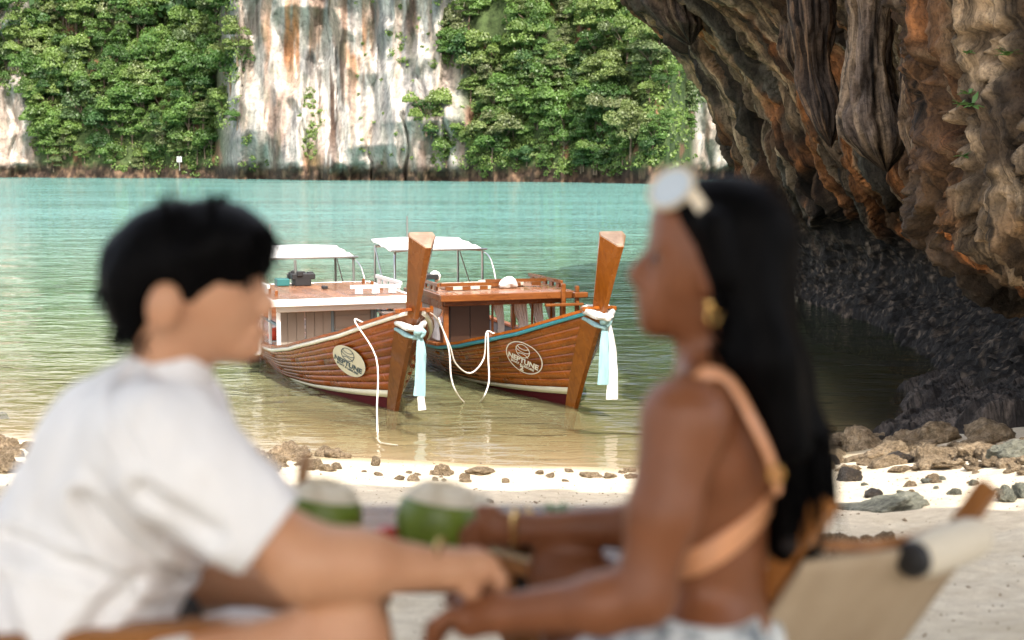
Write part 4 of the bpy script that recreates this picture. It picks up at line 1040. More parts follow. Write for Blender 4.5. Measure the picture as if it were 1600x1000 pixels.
class Body:
    """smooth union of tapered limbs and ellipsoids, meshed as one continuous skin"""
    def __init__(s, h=0.006): s.p = []; s.h = h; s.cuts = []
    def cone(s, a, b, ra, rb, k=0.025):
        a, b = np.array(a), np.array(b); m = max(ra, rb) + k + .02
        def f(P):
            d = b - a; t = np.clip(((P - a) @ d) / (d @ d), 0, 1)
            return np.linalg.norm(P - a - t[..., None] * d, axis=-1) - (ra + (rb - ra) * t)
        s.p.append((f, np.minimum(a, b) - m, np.maximum(a, b) + m, k)); return s
    def ell(s, c, r, ang=0.0, k=0.025, yaw=0.0):
        c, r = np.array(c), np.array(r, float); m = r.max() + k + .02; ca, sa = math.cos(R(ang)), math.sin(R(ang)); cy, sy = math.cos(R(yaw)), math.sin(R(yaw))
        def f(P):
            q = P - c; x0 = q[..., 0] * cy + q[..., 1] * sy; y0 = -q[..., 0] * sy + q[..., 1] * cy
            x = x0 * ca + q[..., 2] * sa; z = -x0 * sa + q[..., 2] * ca
            L = np.stack([x, y0, z], -1)
            k0 = np.linalg.norm(L / r, axis=-1); k1 = np.linalg.norm(L / (r * r), axis=-1)
            return np.where(k1 > 1e-6, k0 * (k0 - 1) / np.maximum(k1, 1e-6), -r.min())
        s.p.append((f, c - m, c + m, k)); return s
    def limb(s, pts, rad, k=0.025):
        for i in range(len(pts) - 1): s.cone(pts[i], pts[i + 1], rad[i], rad[i + 1], k)
        return s
    def cut(s, p, n): s.cuts.append((np.array(p), np.array(Vector(n).normalized()))); return s
    def mesh(s, name, m, parent=None, wrinkle=None):
        lo = np.min([q[1] for q in s.p], 0); hi = np.max([q[2] for q in s.p], 0); h = s.h
        n = np.ceil((hi - lo) / h).astype(int) + 2; D = np.full(n, 1.0)
        ax = [lo[i] + h * np.arange(n[i]) for i in range(3)]
        for f, a, b, k in s.p:
            i0 = np.maximum(((a - lo) / h).astype(int), 0); i1 = np.minimum(((b - lo) / h).astype(int) + 2, n)
            P = np.stack(np.meshgrid(*[ax[i][i0[i]:i1[i]] for i in range(3)], indexing='ij'), -1)
            sl_ = tuple(slice(i0[i], i1[i]) for i in range(3)); d = f(P); o = D[sl_]
            hh = np.maximum(k - np.abs(d - o), 0) / k; D[sl_] = np.minimum(d, o) - hh * hh * k / 4
        G = None
        if s.cuts or wrinkle: G = np.stack(np.meshgrid(*ax, indexing='ij'), -1)
        if wrinkle:
            near = np.abs(D) < 0.03; D[near] += wrinkle(G[near])
        for p, nn in s.cuts: D = np.maximum(D, (G - p) @ nn)
        V, F = surface_net(D, lo, h)
        loc = np.array(parent.location) if parent is not None else 0
        return link(name, np_mesh(name, V - loc, F, m), parent)
def px_(n, Y): return n / FPX * Y

def skin_nodes(c, c2):
    def fn(nt, b):
        n = noise(nt, coords(nt), 14, 4)
        nt.links.new(ramp(nt, n, [(0.3, c), (0.7, c2)]), b.inputs['Base Color'])
    return fn
M_skin_m = mat("light_skin", (.5, .3, .2), .48, spec=.4, build=skin_nodes((.50, .25, .135), (.55, .30, .175)), Subsurface_Weight=.05, Subsurface_Scale=.01)
M_skin_w = mat("brown_skin", (.2, .1, .06), .46, spec=.4, build=skin_nodes((.175, .060, .022), (.225, .082, .033)), Subsurface_Weight=.08, Subsurface_Scale=.01)
def hair_nodes(nt, b):
    n = noise(nt, coords(nt, (30, 30, 3)), 3, 4); nt.links.new(ramp(nt, n, [(0.3, (.0008, .0008, .001)), (0.7, (.003, .0028, .003))]), b.inputs['Base Color'])
M_hair = mat("black_hair", (.005, .005, .005), .5, spec=.04, build=hair_nodes)
M_shirt = mat("white_linen", (.80, .80, .79), .9, spec=.15, build=cloth_nodes((.80, .80, .80), .93))
M_shorts = mat("pale_shorts", (.7, .7, .7), .9, spec=.15, build=cloth_nodes((.74, .73, .72), .85))
M_jean = mat("washed_denim", (.5, .55, .58), .9, spec=.15, build=lambda nt, b: nt.links.new(ramp(nt, noise(nt, coords(nt), 22, 5, .7), [(.38, (.10, .13, .16)), (.52, (.62, .66, .66)), (.7, (.78, .79, .76))]), b.inputs['Base Color']))
M_peach = mat("peach_satin", (.62, .28, .13), .32, spec=.6, build=cloth_nodes((.66, .31, .15), .8))
M_gold = mat("gold", (.75, .48, .17), .22, 1.0)
M_eye = mat("eye_white", (.22, .20, .19), .35)
M_iris = mat("iris_brown", (.02, .01, .006), .15)
M_lip_m = mat("lips_pale", (.42, .19, .15), .4)
M_lip_w = mat("lips_dark", (.17, .045, .04), .35)
def hand(B, wrist, palm, tips, thumb, r=.0085, k=.008):
    """palm and five separate bent fingers"""
    wrist, palm = Vector(wrist), Vector(palm)
    B.cone(wrist, palm, .024, .030, .02)
    for (kn, mid, tip) in tips: B.limb([palm.lerp(Vector(kn), .55), kn, mid, tip], [.012, r * 1.1, r, r * .82], k)
    B.limb([wrist.lerp(palm, .5), thumb[0], thumb[1]], [.014, .011, .009], k)
# ------------------------------------------------------------------ man
man = empty("person", at(150, 1010, 2.08), 0, "young man with short black hair in a white shirt facing right", "person")
B = Body(.0065); Y = 2.08
a_ = lambda x, y, d=Y: at(x, y, d)
B.ell(a_(285, 425), (px_(104, Y), .076, px_(108, Y)), 0)                                   # skull
B.ell(a_(336, 468), (px_(70, Y), .062, px_(92, Y)), -4, .04)                               # face
B.cone(a_(300, 505, Y), a_(370, 538, Y), .048, .026, .03)                                  # jaw
B.ell(a_(390, 545), (px_(22, Y), .022, px_(16, Y)), 0, .02)                                # chin
B.cone(a_(396, 434), a_(420, 477), .009, .013, .010)                                       # nose
B.ell(a_(409, 488), (.012, .016, .009), 0, .01)
B.ell(a_(406, 519), (.012, .022, .012), 0, .01)                                            # mouth
B.ell(a_(392, 417), (.012, .042, .012), 0, .02)                                            # brow ridge
for d in (Y - .088, Y + .088): B.ell(a_(256, 480, d), (px_(27, Y), .016, px_(39, Y)), -12, .01)   # ears
B.limb([a_(262, 520), a_(262, 640)], [.054, .060], .03)                                    # neck
B.ell(a_(225, 730), (.105, .165, .12), 20, .05); B.ell(a_(140, 910), (.095, .14, .15), 10, .06); B.ell(a_(95, 1040), (.13, .175, .11), 0, .05)
B.limb([a_(245, 690, 1.93), a_(300, 750, 1.89), a_(482, 880, 1.86), a_(560, 882, 1.88), a_(700, 890, 1.95)], [.045, .050, .049, .044, .027], .03)   # near arm
B.limb([a_(250, 690, 2.25), a_(262, 850, 2.30), a_(320, 905, 2.24), a_(430, 925, 2.20)], [.058, .046, .040, .027], .03)                              # far arm
hand(B, a_(700, 888, 1.95), a_(742, 888, 1.97), [((772, 880), (790, 905), (780, 930)), ((768, 893), (782, 925), (766, 945)), ((758, 908), (768, 938), (750, 950)), ((745, 918), (750, 943), (735, 950))] and
     [(a_(768, 880, 1.965 + .012 * 0), a_(785, 905, 1.96), a_(776, 932, 1.955)), (a_(766, 888, 1.985), a_(784, 915, 1.985), a_(772, 942, 1.98)), (a_(762, 896, 2.005), a_(778, 924, 2.008), a_(764, 948, 2.0)), (a_(754, 902, 2.025), a_(768, 928, 2.03), a_(756, 948, 2.02))],
     (a_(730, 920, 1.945), a_(752, 946, 1.95)))
hand(B, a_(430, 925, 2.20), a_(462, 935, 2.18), [(a_(485, 935 + 7 * q, 2.17 + .018 * q), a_(502, 950 + 7 * q, 2.165 + .02 * q), a_(500, 972 + 5 * q, 2.16 + .02 * q)) for q in range(4)], (a_(455, 960, 2.16), a_(475, 975, 2.15)))
hipn, hipf = a_(60, 1160, 1.98), a_(70, 1130, 2.2)
B.limb([hipn, a_(320, 1085, 1.93), a_(530, 1004, 1.90), a_(505, 1250, 1.93), a_(470, 1560, 1.98)], [.095, .078, .062, .052, .038], .04)              # near leg
B.limb([hipf, a_(330, 1055, 2.26), a_(470, 1005, 2.3), a_(455, 1230, 2.3), a_(430, 1480, 2.3)], [.095, .075, .058, .050, .037], .04)                  # far leg
for (x, y, d) in ((470, 1560, 1.98), (430, 1480, 2.3)): B.limb([a_(x, y, d), a_(x - 5, y + 30, d), a_(x + 110, y + 55, d)], [.038, .036, .024], .03)
B.mesh("body", M_skin_m, man)
H = Body(.0065)
H.ell(a_(285, 408), (px_(121, Y), .090, px_(98, Y)), 8, .04); H.ell(a_(212, 462), (px_(48, Y), .082, px_(78, Y)), 6, .04); H.ell(a_(368, 372), (px_(54, Y), .080, px_(46, Y)), -18, .04)
for (x, y, d, x2, y2) in ((350, 385, -.06, 362, 436), (372, 385, -.05, 384, 432), (395, 375, -.03, 408, 425), (410, 372, .0, 420, 415), (400, 378, .04, 412, 425), (296, 400, -.078, 296, 462), (318, 400, -.07, 316, 440)):
    H.cone(a_(x, y, Y + d), a_(x2, y2, Y + d), .02, .007, .02)
def strands(parent, roots, seed, r_=.0022):
    """loose hairs standing off the edge of the hair: too many to count"""
    rg_ = random.Random(seed); m = MB()
    for a, b, n, sp in roots:
        a, b = Vector(a), Vector(b)
        for k in range(n):
            j = Vector((rg_.gauss(0, sp), rg_.gauss(0, sp), rg_.gauss(0, sp))); e = b + j + Vector((rg_.gauss(0, sp), 0, rg_.gauss(0, sp))) * .7; s_ = a + j
            m.tube(spline([s_, s_.lerp(e, .5) + Vector((rg_.gauss(0, .004), rg_.gauss(0, .004), .004)), e], 6), [r_, r_ * 1.3, r_ * 1.2, r_, r_ * .8, r_ * .3], 4)
    o = m.build("loose_hair", M_hair, parent); o.location = -parent.location; o["kind"] = "stuff"
sr = []
for (x, y, x2, y2) in ((345, 390, 352, 442), (365, 385, 372, 446), (385, 385, 392, 440), (400, 380, 410, 432), (410, 370, 424, 412), (300, 430, 298, 470), (415, 360, 432, 392), (190, 500, 186, 545), (210, 510, 208, 552), (235, 515, 236, 556), (170, 450, 158, 480), (330, 335, 342, 306), (270, 335, 262, 308)):
    for d in (-.05, 0): sr.append((a_(x, y, Y + d), a_(x2, y2, Y + d), 7, .007))
strands(man, sr, 5)
H.mesh("hair", M_hair, man, lambda P: .008 * (ridge(P[:, 0] * 22 + P[:, 2] * 9, P[:, 1] * 26, P[:, 2] * 8, seed=501, o=3) - .6) * 1.1)
wr = lambda P: .022 * (fbm(P[:, 0] * 11 + P[:, 2] * 6, P[:, 1] * 9, P[:, 2] * 7, seed=510, o=3) - .5) + .020 * (ridge(P[:, 0] * 7 - P[:, 2] * 5, P[:, 1] * 6, P[:, 2] * 6, seed=511, o=2) - .6)
S = Body(.0065)
S.ell(a_(222, 735), (.148, .20, .165), 22, .06); S.ell(a_(138, 905), (.142, .185, .19), 12, .06); S.ell(a_(85, 1040), (.15, .195, .14), 0, .05)
S.ell(a_(238, 640), (.085, .16, .075), 25, .05)
S.limb([a_(215, 690, 1.915), a_(262, 705, 1.89), a_(452, 868, 1.86)], [.080, .090, .068], .05); S.limb([a_(250, 690, 2.25), a_(262, 830, 2.30)], [.085, .070], .05)
S.cut(a_(418, 842, 1.86), a_(418, 842, 1.86) - a_(262, 705, 1.86) + Vector((.01, 0, .012)))
def creases(P):
    """the deep folds that run out of the armpit and across the back of the shirt"""
    d = wr(P)
    for p, q, dep_, w_ in ((a_(195, 735), a_(300, 880), .030, .013), (a_(60, 805), a_(225, 850), .022, .012), (a_(45, 860), a_(120, 985), .020, .012), (a_(250, 860), a_(160, 960), .022, .012), (a_(300, 700), a_(395, 760), .014, .012), (a_(230, 570), a_(300, 660), .012, .008)):
        e = np.array([q.x - p.x, q.z - p.z]); v = np.stack([P[:, 0] - p.x, P[:, 2] - p.z], -1); t = np.clip(v @ e / (e @ e), 0, 1); r_ = np.linalg.norm(v - t[:, None] * e, axis=1)
        dep_ = dep_ * .62; d = d + dep_ * np.exp(-(r_ / w_) ** 2) - .5 * dep_ * np.exp(-((r_ - 2.2 * w_) / w_) ** 2)
    return d
S.mesh("shirt", M_shirt, man, creases)
C = Body(.005); C.limb([a_(258, 578), a_(246, 640)], [.070, .098], .02); C.cut(a_(258, 560), a_(250, 500) - a_(280, 640)); C.mesh("collar", M_shirt, man)
T = Body(.0065); T.limb([hipn, a_(270, 1105, 1.935), a_(310, 1090, 1.93)], [.112, .095, .090], .04); T.limb([hipf, a_(330, 1055, 2.26), a_(415, 1020, 2.28)], [.112, .090, .080], .04); T.ell(a_(70, 1140), (.145, .185, .12), 0, .05)
T.mesh("shorts", M_shorts, man, wr)
for d in (-.032, .032):
    e = Body(.003); e.ell(a_(379, 447, Y + d), (.010, .013, .008)); e.mesh("eye", M_eye, man); e = Body(.002); e.ell(a_(387, 447, Y + d), (.006, .008, .008)); e.mesh("iris", M_iris, man)
    MB().tube(spline([a_(366, 425, Y + d * 1.6), a_(384, 420, Y + d * 1.2), a_(396, 424, Y + d * .5)], 8), [.002, .004, .005, .005, .005, .004, .003, .002], 6).build("eyebrow", M_hair, man).location = -man.location
e = Body(.003); e.ell(a_(402, 515), (.008, .020, .005)); e.ell(a_(400, 526), (.008, .018, .006), 0, .004); e.mesh("lips", M_lip_m, man)
o = MB().tube([a_(688, 884, 1.95) + Vector((.004 * math.cos(q), .036 * math.cos(q), .036 * math.sin(q))) for q in np.linspace(0, 6.28, 24)], .004, 6).build("bracelet", M_gold, None, True)
tag(o, "thin gold bracelet on the man's wrist beside the joined hands", "bracelet")

# ------------------------------------------------------------------ woman
woman = empty("person", at(1090, 1010, 2.08), 0, "woman with long straight black hair and peach bikini top facing left", "person")
Y = 2.08
B = Body(.0065)
B.ell(a_(1128, 385), (px_(96, Y), .074, px_(100, Y)), 0)
B.ell(a_(1066, 425), (px_(48, Y), .058, px_(90, Y)), 4, .04)                               # face
B.ell(a_(1043, 345), (px_(20, Y), .045, px_(34, Y)), 6, .03)                               # forehead
B.cone(a_(1095, 485), a_(1034, 500), .044, .021, .03)                                      # jaw
B.ell(a_(1026, 504), (px_(18, Y), .020, px_(14, Y)), 0, .02)
B.cone(a_(1024, 385), a_(992, 429), .008, .0115, .011); B.ell(a_(1001, 438), (.009, .015, .007), 0, .01)
B.ell(a_(1018, 470), (.016, .034, .040), 0, .03); B.ell(a_(1006, 468), (.011, .021, .011), 0, .01); B.ell(a_(1036, 380), (.009, .042, .011), 0, .02)
for d in (Y - .072, Y + .072): B.ell(a_(1116, 445, d), (px_(18, Y), .010, px_(31, Y)), 10, .01)
B.limb([a_(1108, 490), a_(1112, 560), a_(1120, 625)], [.046, .043, .052], .03)
B.ell(a_(1128, 700), (.085, .150, .11), 0, .05, yaw=-20); B.ell(a_(1118, 850), (.075, .120, .13), 0, .05, yaw=-20); B.ell(a_(1105, 1020), (.10, .165, .12), 0, .06, yaw=-20)
B.limb([a_(1125, 600), a_(1072, 655, 1.92)], [.045, .056], .04); B.limb([a_(1125, 600), a_(1120, 650, 2.26)], [.045, .052], .04)
for d in (2.0, 2.13): B.ell(a_(1040, 790, d), (.055, .055, .055), 0, .04)
B.limb([a_(1066, 658, 1.91), a_(1036, 800, 1.88), a_(1006, 930, 1.87), a_(940, 945, 1.88), a_(780, 958, 1.93)], [.056, .045, .040, .039, .026], .025)
B.limb([a_(1110, 660, 2.26), a_(1040, 800, 2.30), a_(990, 822, 2.32), a_(810, 826, 2.36)], [.050, .040, .036, .024], .025)
hand(B, a_(780, 958, 1.93), a_(735, 966, 1.95), [(a_(702, 960, 1.925), a_(680, 975, 1.92), a_(672, 1000, 1.92)), (a_(698, 962, 1.945), a_(674, 978, 1.945), a_(666, 1006, 1.945)), (a_(700, 966, 1.968), a_(678, 984, 1.97), a_(672, 1010, 1.97)), (a_(706, 972, 1.988), a_(688, 990, 1.99), a_(684, 1010, 1.99))], (a_(728, 940, 1.985), a_(700, 938, 1.99)))
hand(B, a_(810, 826, 2.36), a_(778, 828, 2.37), [(a_(755, 812 + 14 * q, 2.36 + .004 * q), a_(738, 822 + 13 * q, 2.36), a_(722, 832 + 10 * q, 2.375)) for q in range(4)], (a_(770, 800, 2.36), a_(748, 795, 2.37)))
wn_, wf_ = a_(1085, 1040, 1.98), a_(1095, 1035, 2.18)
B.limb([wn_, a_(900, 1080, 2.10), a_(800, 1075, 2.18), a_(810, 1290, 2.2), a_(820, 1500, 2.22)], [.088, .068, .055, .046, .034], .04)
B.limb([wf_, a_(960, 960, 2.28), a_(884, 902, 2.36), a_(900, 1100, 2.38), a_(915, 1380, 2.4)], [.088, .068, .056, .046, .034], .04)
for (x, y, d) in ((820, 1500, 2.22), (915, 1380, 2.4)): B.limb([a_(x, y, d), a_(x + 5, y + 26, d), a_(x - 90, y + 45, d + .03)], [.034, .032, .022], .03)
B.mesh("body", M_skin_w, woman)
H = Body(.0065)
H.ell(a_(1140, 372), (px_(101, Y), .088, px_(97, Y)), -8, .04); H.ell(a_(1085, 318), (px_(38, Y), .066, px_(34, Y)), 25, .03)
H.limb([a_(1166, 380), a_(1174, 470), a_(1203, 590), a_(1237, 690), a_(1252, 760)], [.066, .060, .056, .050, .036], .04)
H.limb([a_(1160, 440, 2.02), a_(1190, 560, 2.0), a_(1225, 690, 2.0)], [.045, .045, .038], .04)
for k in range(9):
    x = 1226 + 8 * k; H.limb([a_(x - 8, 690, 2.05 + .012 * (k % 4)), a_(x, 760 + 6 * (k % 3), 2.05 + .012 * (k % 4)), a_(x + (k - 4) * 1.5, 790 + 70 * (.3 + .7 * ((k * 7) % 5) / 5), 2.06)], [.018, .013, .003], .012)
H.limb([a_(1230, 735), a_(1240, 850), a_(1245, 880)], [.046, .036, .026], .02)
H.cone(a_(1112, 350, 1.995), a_(1128, 432, 1.99), .022, .016, .02)
sr = [(a_(1215 + 9 * k, 690, 2.03 + .01 * (k % 3)), a_(1222 + 9 * k, 770 + 22 * ((k * 5) % 4), 2.03 + .01 * (k % 3)), 16, .011) for k in range(9)]
sr += [(a_(1222 + 3 * k, 400 + 45 * k, 2.07), a_(1236 + 7 * k, 470 + 45 * k, 2.07), 10, .009) for k in range(7)] + [(a_(1120 + 22 * k, 300, 2.07), a_(1150 + 24 * k, 284 + 9 * k, 2.07), 7, .006) for k in range(4)] + [(a_(1118, 430 + 40 * k, 2.0), a_(1124 + 14 * k, 480 + 40 * k, 1.99), 9, .009) for k in range(4)]
strands(woman, sr, 6)
H.mesh("hair", M_hair, woman, lambda P: .005 * (ridge(P[:, 0] * 34 + P[:, 2] * 4, P[:, 1] * 34, P[:, 2] * 2, seed=521, o=2) - .6))
K = Body(.005)                                                                             # bikini band and cups
K.ell(a_(1128, 700), (.090, .155, .115), 0, .05, yaw=-20); K.ell(a_(1118, 850), (.080, .125, .135), 0, .05, yaw=-20)
for d in (2.0, 2.13): K.ell(a_(1038, 792, d), (.060, .060, .058), 0, .03)
nb = (a_(1060, 845) - a_(1215, 762)); up = Vector((nb.z, 0, -nb.x)).normalized(); up = up if up.z > 0 else -up
mid = a_(1140, 805)
K.cut(mid + up * .017, up); K.cut(mid - up * .022, -up); K.mesh("bikini_top", M_peach, woman)
MB().tube(spline([a_(1062, 735, 1.95), a_(1070, 640, 1.895), a_(1100, 585, 1.93), a_(1140, 595, 1.955), a_(1178, 660, 1.94), a_(1205, 720, 1.945), a_(1216, 768, 1.96)], 30), .0105, 8, flat=.4, up=(0, -1, .3)).build("strap", M_peach, woman, True).location = -woman.location
MB().tube([a_(1213, 742, 1.935) + Vector((.010 * math.cos(q), .004, .010 * math.sin(q))) for q in np.linspace(0, 6.28, 20)], .0032, 6).build("ring", M_gold, woman, True).location = -woman.location
T = Body(.0065); T.ell(a_(1104, 1030), (.115, .180, .115), 0, .05, yaw=-20); T.limb([wn_, a_(960, 1068, 2.06)], [.105, .088], .04); T.limb([wf_, a_(1010, 1000, 2.24)], [.105, .085], .04); T.cut(a_(1090, 930), (0.1, 0, 1)); T.mesh("shorts", M_jean, woman, wr)
for d in (-.030, .030):
    e = Body(.003); e.ell(a_(1033, 404, Y + d), (.009, .012, .007)); e.mesh("eye", M_eye, woman); e = Body(.002); e.ell(a_(1025, 404, Y + d), (.006, .008, .008)); e.mesh("iris", M_iris, woman)
    MB().tube(spline([a_(1052, 380, Y + d * 1.7), a_(1036, 374, Y + d * 1.3), a_(1026, 379, Y + d * .5)], 8), [.002, .003, .004, .004, .004, .004, .003, .002], 6).build("eyebrow", M_hair, woman).location = -woman.location
e = Body(.003); e.ell(a_(1005, 462), (.008, .018, .005)); e.ell(a_(1007, 474), (.008, .017, .006), 0, .004); e.mesh("lips", M_lip_w, woman)
# what she wears that could be taken off
sg = empty("sunglasses", at(1054, 296, 2.08), 0, "white framed sunglasses pushed up on the woman's black hair", "sunglasses")
M_lens = mat("pale_lens", (.66, .74, .80), .18, .15)
M_frame = mat("ivory_frame", (.72, .62, .46), .35)
for d in (-.036, .036):
    c = at(1050, 296, 2.08 + d) - sg.location; n = Vector((-.52, .62 * (1 if d > 0 else -1), .58)).normalized(); u = Vector((.69, 0, .72)); u = (u - n * u.dot(n)).normalized(); w = n.cross(u)
    def el(rx, ry, off): return [tuple(c + n * off + u * rx * math.cos(q) + w * ry * math.sin(q)) for q in np.linspace(0, 6.2832, 25)[:-1]]
    MB().loft([el(.031, .033, .0), el(.031, .033, .004)]).build("lens", M_lens, sg)
    MB().loft([el(.037, .0355, -.002), el(.037, .0355, .007), el(.032, .034, .007), el(.032, .034, -.002), el(.037, .0355, -.002)], False).build("rim", M_frame, sg)
for d in (-.072, .072): MB().bar(at(1080, 300, 2.08 + d) - sg.location, at(1122, 362, 2.08 + d * 1.1) - sg.location, .006, .017, up=(1, 0, .6)).build("temple", M_frame, sg)
MB().bar(at(1050, 296, 2.065) - sg.location, at(1050, 296, 2.095) - sg.location, .008, .01).build("bridge", M_frame, sg)
for d, xx in ((-.085, 0), (.085, 6)):
    er = empty("earring", at(1110 + xx, 478, 2.08 + d), 0, "gold hoop earring on the woman's " + ("near ear beside her hair" if d < 0 else "far ear behind her cheek"), "earring", "gold earrings")
    MB().lathe([(.002, -.008), (.008, -.004), (.009, 0), (.008, .004), (.002, .008)], c=(0, 0, .002), n=12).build("stud", M_gold, er, True)
    MB().tube([(.009 * math.cos(q) + .006, 0, .010 * math.sin(q) - .015) for q in np.linspace(0, 6.28, 20)], .0035, 6).build("hoop", M_gold, er, True)
o = MB().tube([at(806, 824, 2.36) + Vector((.004 * math.cos(q), .030 * math.cos(q), .030 * math.sin(q))) for q in np.linspace(0, 6.28, 24)], .005, 6).build("bracelet", M_gold, None, True)
tag(o, "gold bracelet on the woman's outstretched far wrist by the coconut", "bracelet")

# ------------------------------------------------------------------ beach chairs
M_chairw = mat("chair_teak", (.3, .13, .04), .45, build=wood_nodes((.24, .09, .022), (.40, .17, .05), (8, 8, 2), .2))
M_chairc = mat("chair_canvas", (.40, .31, .20), .9, spec=.15, build=lambda nt, b: (nt.links.new(ramp(nt, noise(nt, coords(nt), 6, 3), [(.3, (.36, .27, .175)), (.7, (.44, .345, .235))]), b.inputs['Base Color']), bump(nt, b, noise(nt, coords(nt), 420, 2), .3, .002)))
M_pillow = mat("pillow_cream", (.66, .60, .48), .9, spec=.15)
def chair(top_mid, face, label, pillow):
    """folding beach chair; the origin is on the sand under the middle of the back posts' tops, facing +x"""
    gx = top_mid.x + math.cos(face) * .25; gy_ = top_mid.y + math.sin(face) * .25; g = gz(gx, gy_); zt = top_mid.z - g
    c = empty("beach_chair", (top_mid.x, top_mid.y, g), face, label, "chair", "wooden beach chairs with canvas backs"); c.rotation_euler[0] = R(7) if pillow else 0
    w = .245; X = lambda z: .58 * (zt - z)
    for s in (-1, 1):
        MB().bar((X(-.12), s * w, -.12), (X(zt), s * w, zt), .028, .034, up=(1, 0, .6)).build("post", M_chairw, c)
        MB().bar((.16, s * (w - .034), .44), (.82, s * (w - .034), .50), .026, .038).build("seat_rail", M_chairw, c)
        MB().bar((.76, s * (w - .066), .52), (.04, s * (w - .066), -.14), .026, .036, up=(1, 0, 1)).build("leg", M_chairw, c)
        MB().bar((X(.60), s * (w + .036), .60), (.72, s * (w + .036), .61), .042, .024).build("armrest", M_chairw, c)
        MB().bar((.62, s * (w + .036), .59), (.60, s * (w + .036), .49), .024, .034, up=(1, 0, 0)).build("arm_support", M_chairw, c)
        MB().tube([(X(zt - .075), s * w + .03, zt - .075), (X(zt - .075), s * w - .03, zt - .075)], .011, 10).build("bolt", M_black, c)
    MB().tube(spline([(X(zt - .075), -w, zt - .075), (X(zt - .09) + .0, 0, zt - .095), (X(zt - .075), w, zt - .075)], 10), .010, 8).build("crossbar", M_chairw, c)
    for z, x in ((.455, .20), (.50, .80)): MB().tube([(x, -w + .03, z), (x, w - .03, z)], .012, 8).build("rod", M_chairw, c)
    def sheet(f0, n=12, m=10, th=.006):
        V = []
        for lay in (0, th):
            for i in range(n):
                for j in range(m):
                    p = f0(i / (n - 1), j / (m - 1)); V.append((p[0] - lay, p[1], p[2] - lay * .6))
        f = grid_faces(n, m); k = n * m; per = [i * m for i in range(n)] + [(n - 1) * m + j for j in range(1, m)] + [i * m + m - 1 for i in range(n - 2, -1, -1)] + [j for j in range(m - 2, 0, -1)]
        return np.array(V), np.concatenate([f, f[:, ::-1] + k, np.array([(b, a, a + k, b + k) for a, b in zip(per, per[1:] + per[:1])])])
    zb = zt - .095
    V, f = sheet(lambda u, v: (X(lerp(zb, .50, v)) - .03 - .02 * math.sin(math.pi * u) * math.sin(math.pi * v), lerp(-w - .012, w + .012, u), lerp(zb, .50, v))); link("canvas_back", np_mesh("canvas_back", V, f, M_chairc), c)
    V, f = sheet(lambda u, v: (lerp(.18, .80, v), lerp(-w + .04, w - .04, u), lerp(.465, .515, v) - .045 * math.sin(math.pi * v) * math.sin(math.pi * u) ** .5)); link("canvas_seat", np_mesh("canvas_seat", V, f, M_chairc), c)
    if pillow:
        zc = zt - .085; xx = X(zc) - .045
        p = empty("head_pillow", c.matrix_basis @ Vector((xx, -w + .02, zc)), face, "cream roll pillow with black end tied to the top of the woman's chair", "pillow")
        n = 20; prof = [(.0, .026), (.004, .032), (.03, .036), (.10, .037), (.17, .036), (.195, .030), (.20, .02)]
        rings = [[(r_ * math.cos(q), y, r_ * math.sin(q)) for q in np.linspace(0, 6.2832, n + 1)[:-1]] for y, r_ in prof]
        MB().loft(rings).build("roll", M_pillow, p, True)
        MB().loft([[(r_ * math.cos(q), y, r_ * math.sin(q)) for q in np.linspace(0, 6.2832, n + 1)[:-1]] for y, r_ in ((.2005, .030), (.213, .029), (.218, .020))]).build("end_disc", M_black, p, True)
    return c
t0, t1 = at(1232, 768, 1.96), at(1500, 788, 2.30)
chair((t0 + t1) / 2, math.atan2(t1.x - t0.x, -(t1.y - t0.y)), "wooden beach chair with tan canvas back that the woman sits in", True)
chair(Vector((-1.0, 2.15, 3.42)), R(8), "wooden beach chair under the man in the white shirt, mostly outside the picture", False)

# ------------------------------------------------------------------ low table with the coconuts
M_tablew = mat("table_wood", (.2, .1, .04), .5, build=wood_nodes((.16, .07, .025), (.32, .16, .06), (3, 9, 9), .3))
tb = at(760, 876, 2.46); ttop = tb.z; tg = gz(tb.x, 2.65)
table = empty("low_table", (tb.x, 2.66, tg), 0, "low wooden table between the couple carrying the green coconuts", "table")
th = ttop - tg
for k in range(6): MB().box(-.36, .36, -.22 + k * .0735, -.22 + (k + 1) * .0735 - .004, th - .022, th).build("table_plank", M_tablew, table)
MB().box(-.355, .355, -.205, -.185, th - .06, th - .024).build("apron", M_dark, table); MB().box(-.355, .355, .185, .205, th - .06, th - .024).build("apron", M_dark, table)
for sx in (-1, 1):
    for sy in (-1, 1): MB().bar((sx * .33, sy * .16, -.06), (sx * .31, sy * .16, th - .024), .032, .032, up=(0, 1, 0)).build("leg", M_tablew, table)
M_cgreen = mat("coconut_green", (.10, .16, .02), .4, build=lambda nt, b: nt.links.new(ramp(nt, noise(nt, coords(nt, (1, 1, .4)), 12, 3), [(.3, (.085, .14, .014)), (.7, (.16, .24, .026))]), b.inputs['Base Color']))
M_chusk = mat("coconut_husk", (.7, .64, .5), .8, build=lambda nt, b: nt.links.new(ramp(nt, noise(nt, coords(nt, (1, 1, .3)), 25, 3), [(.3, (.50, .42, .28)), (.6, (.74, .69, .56))]), b.inputs['Base Color']))
M_straw = mat("bamboo_straw", (.34, .19, .09), .6)
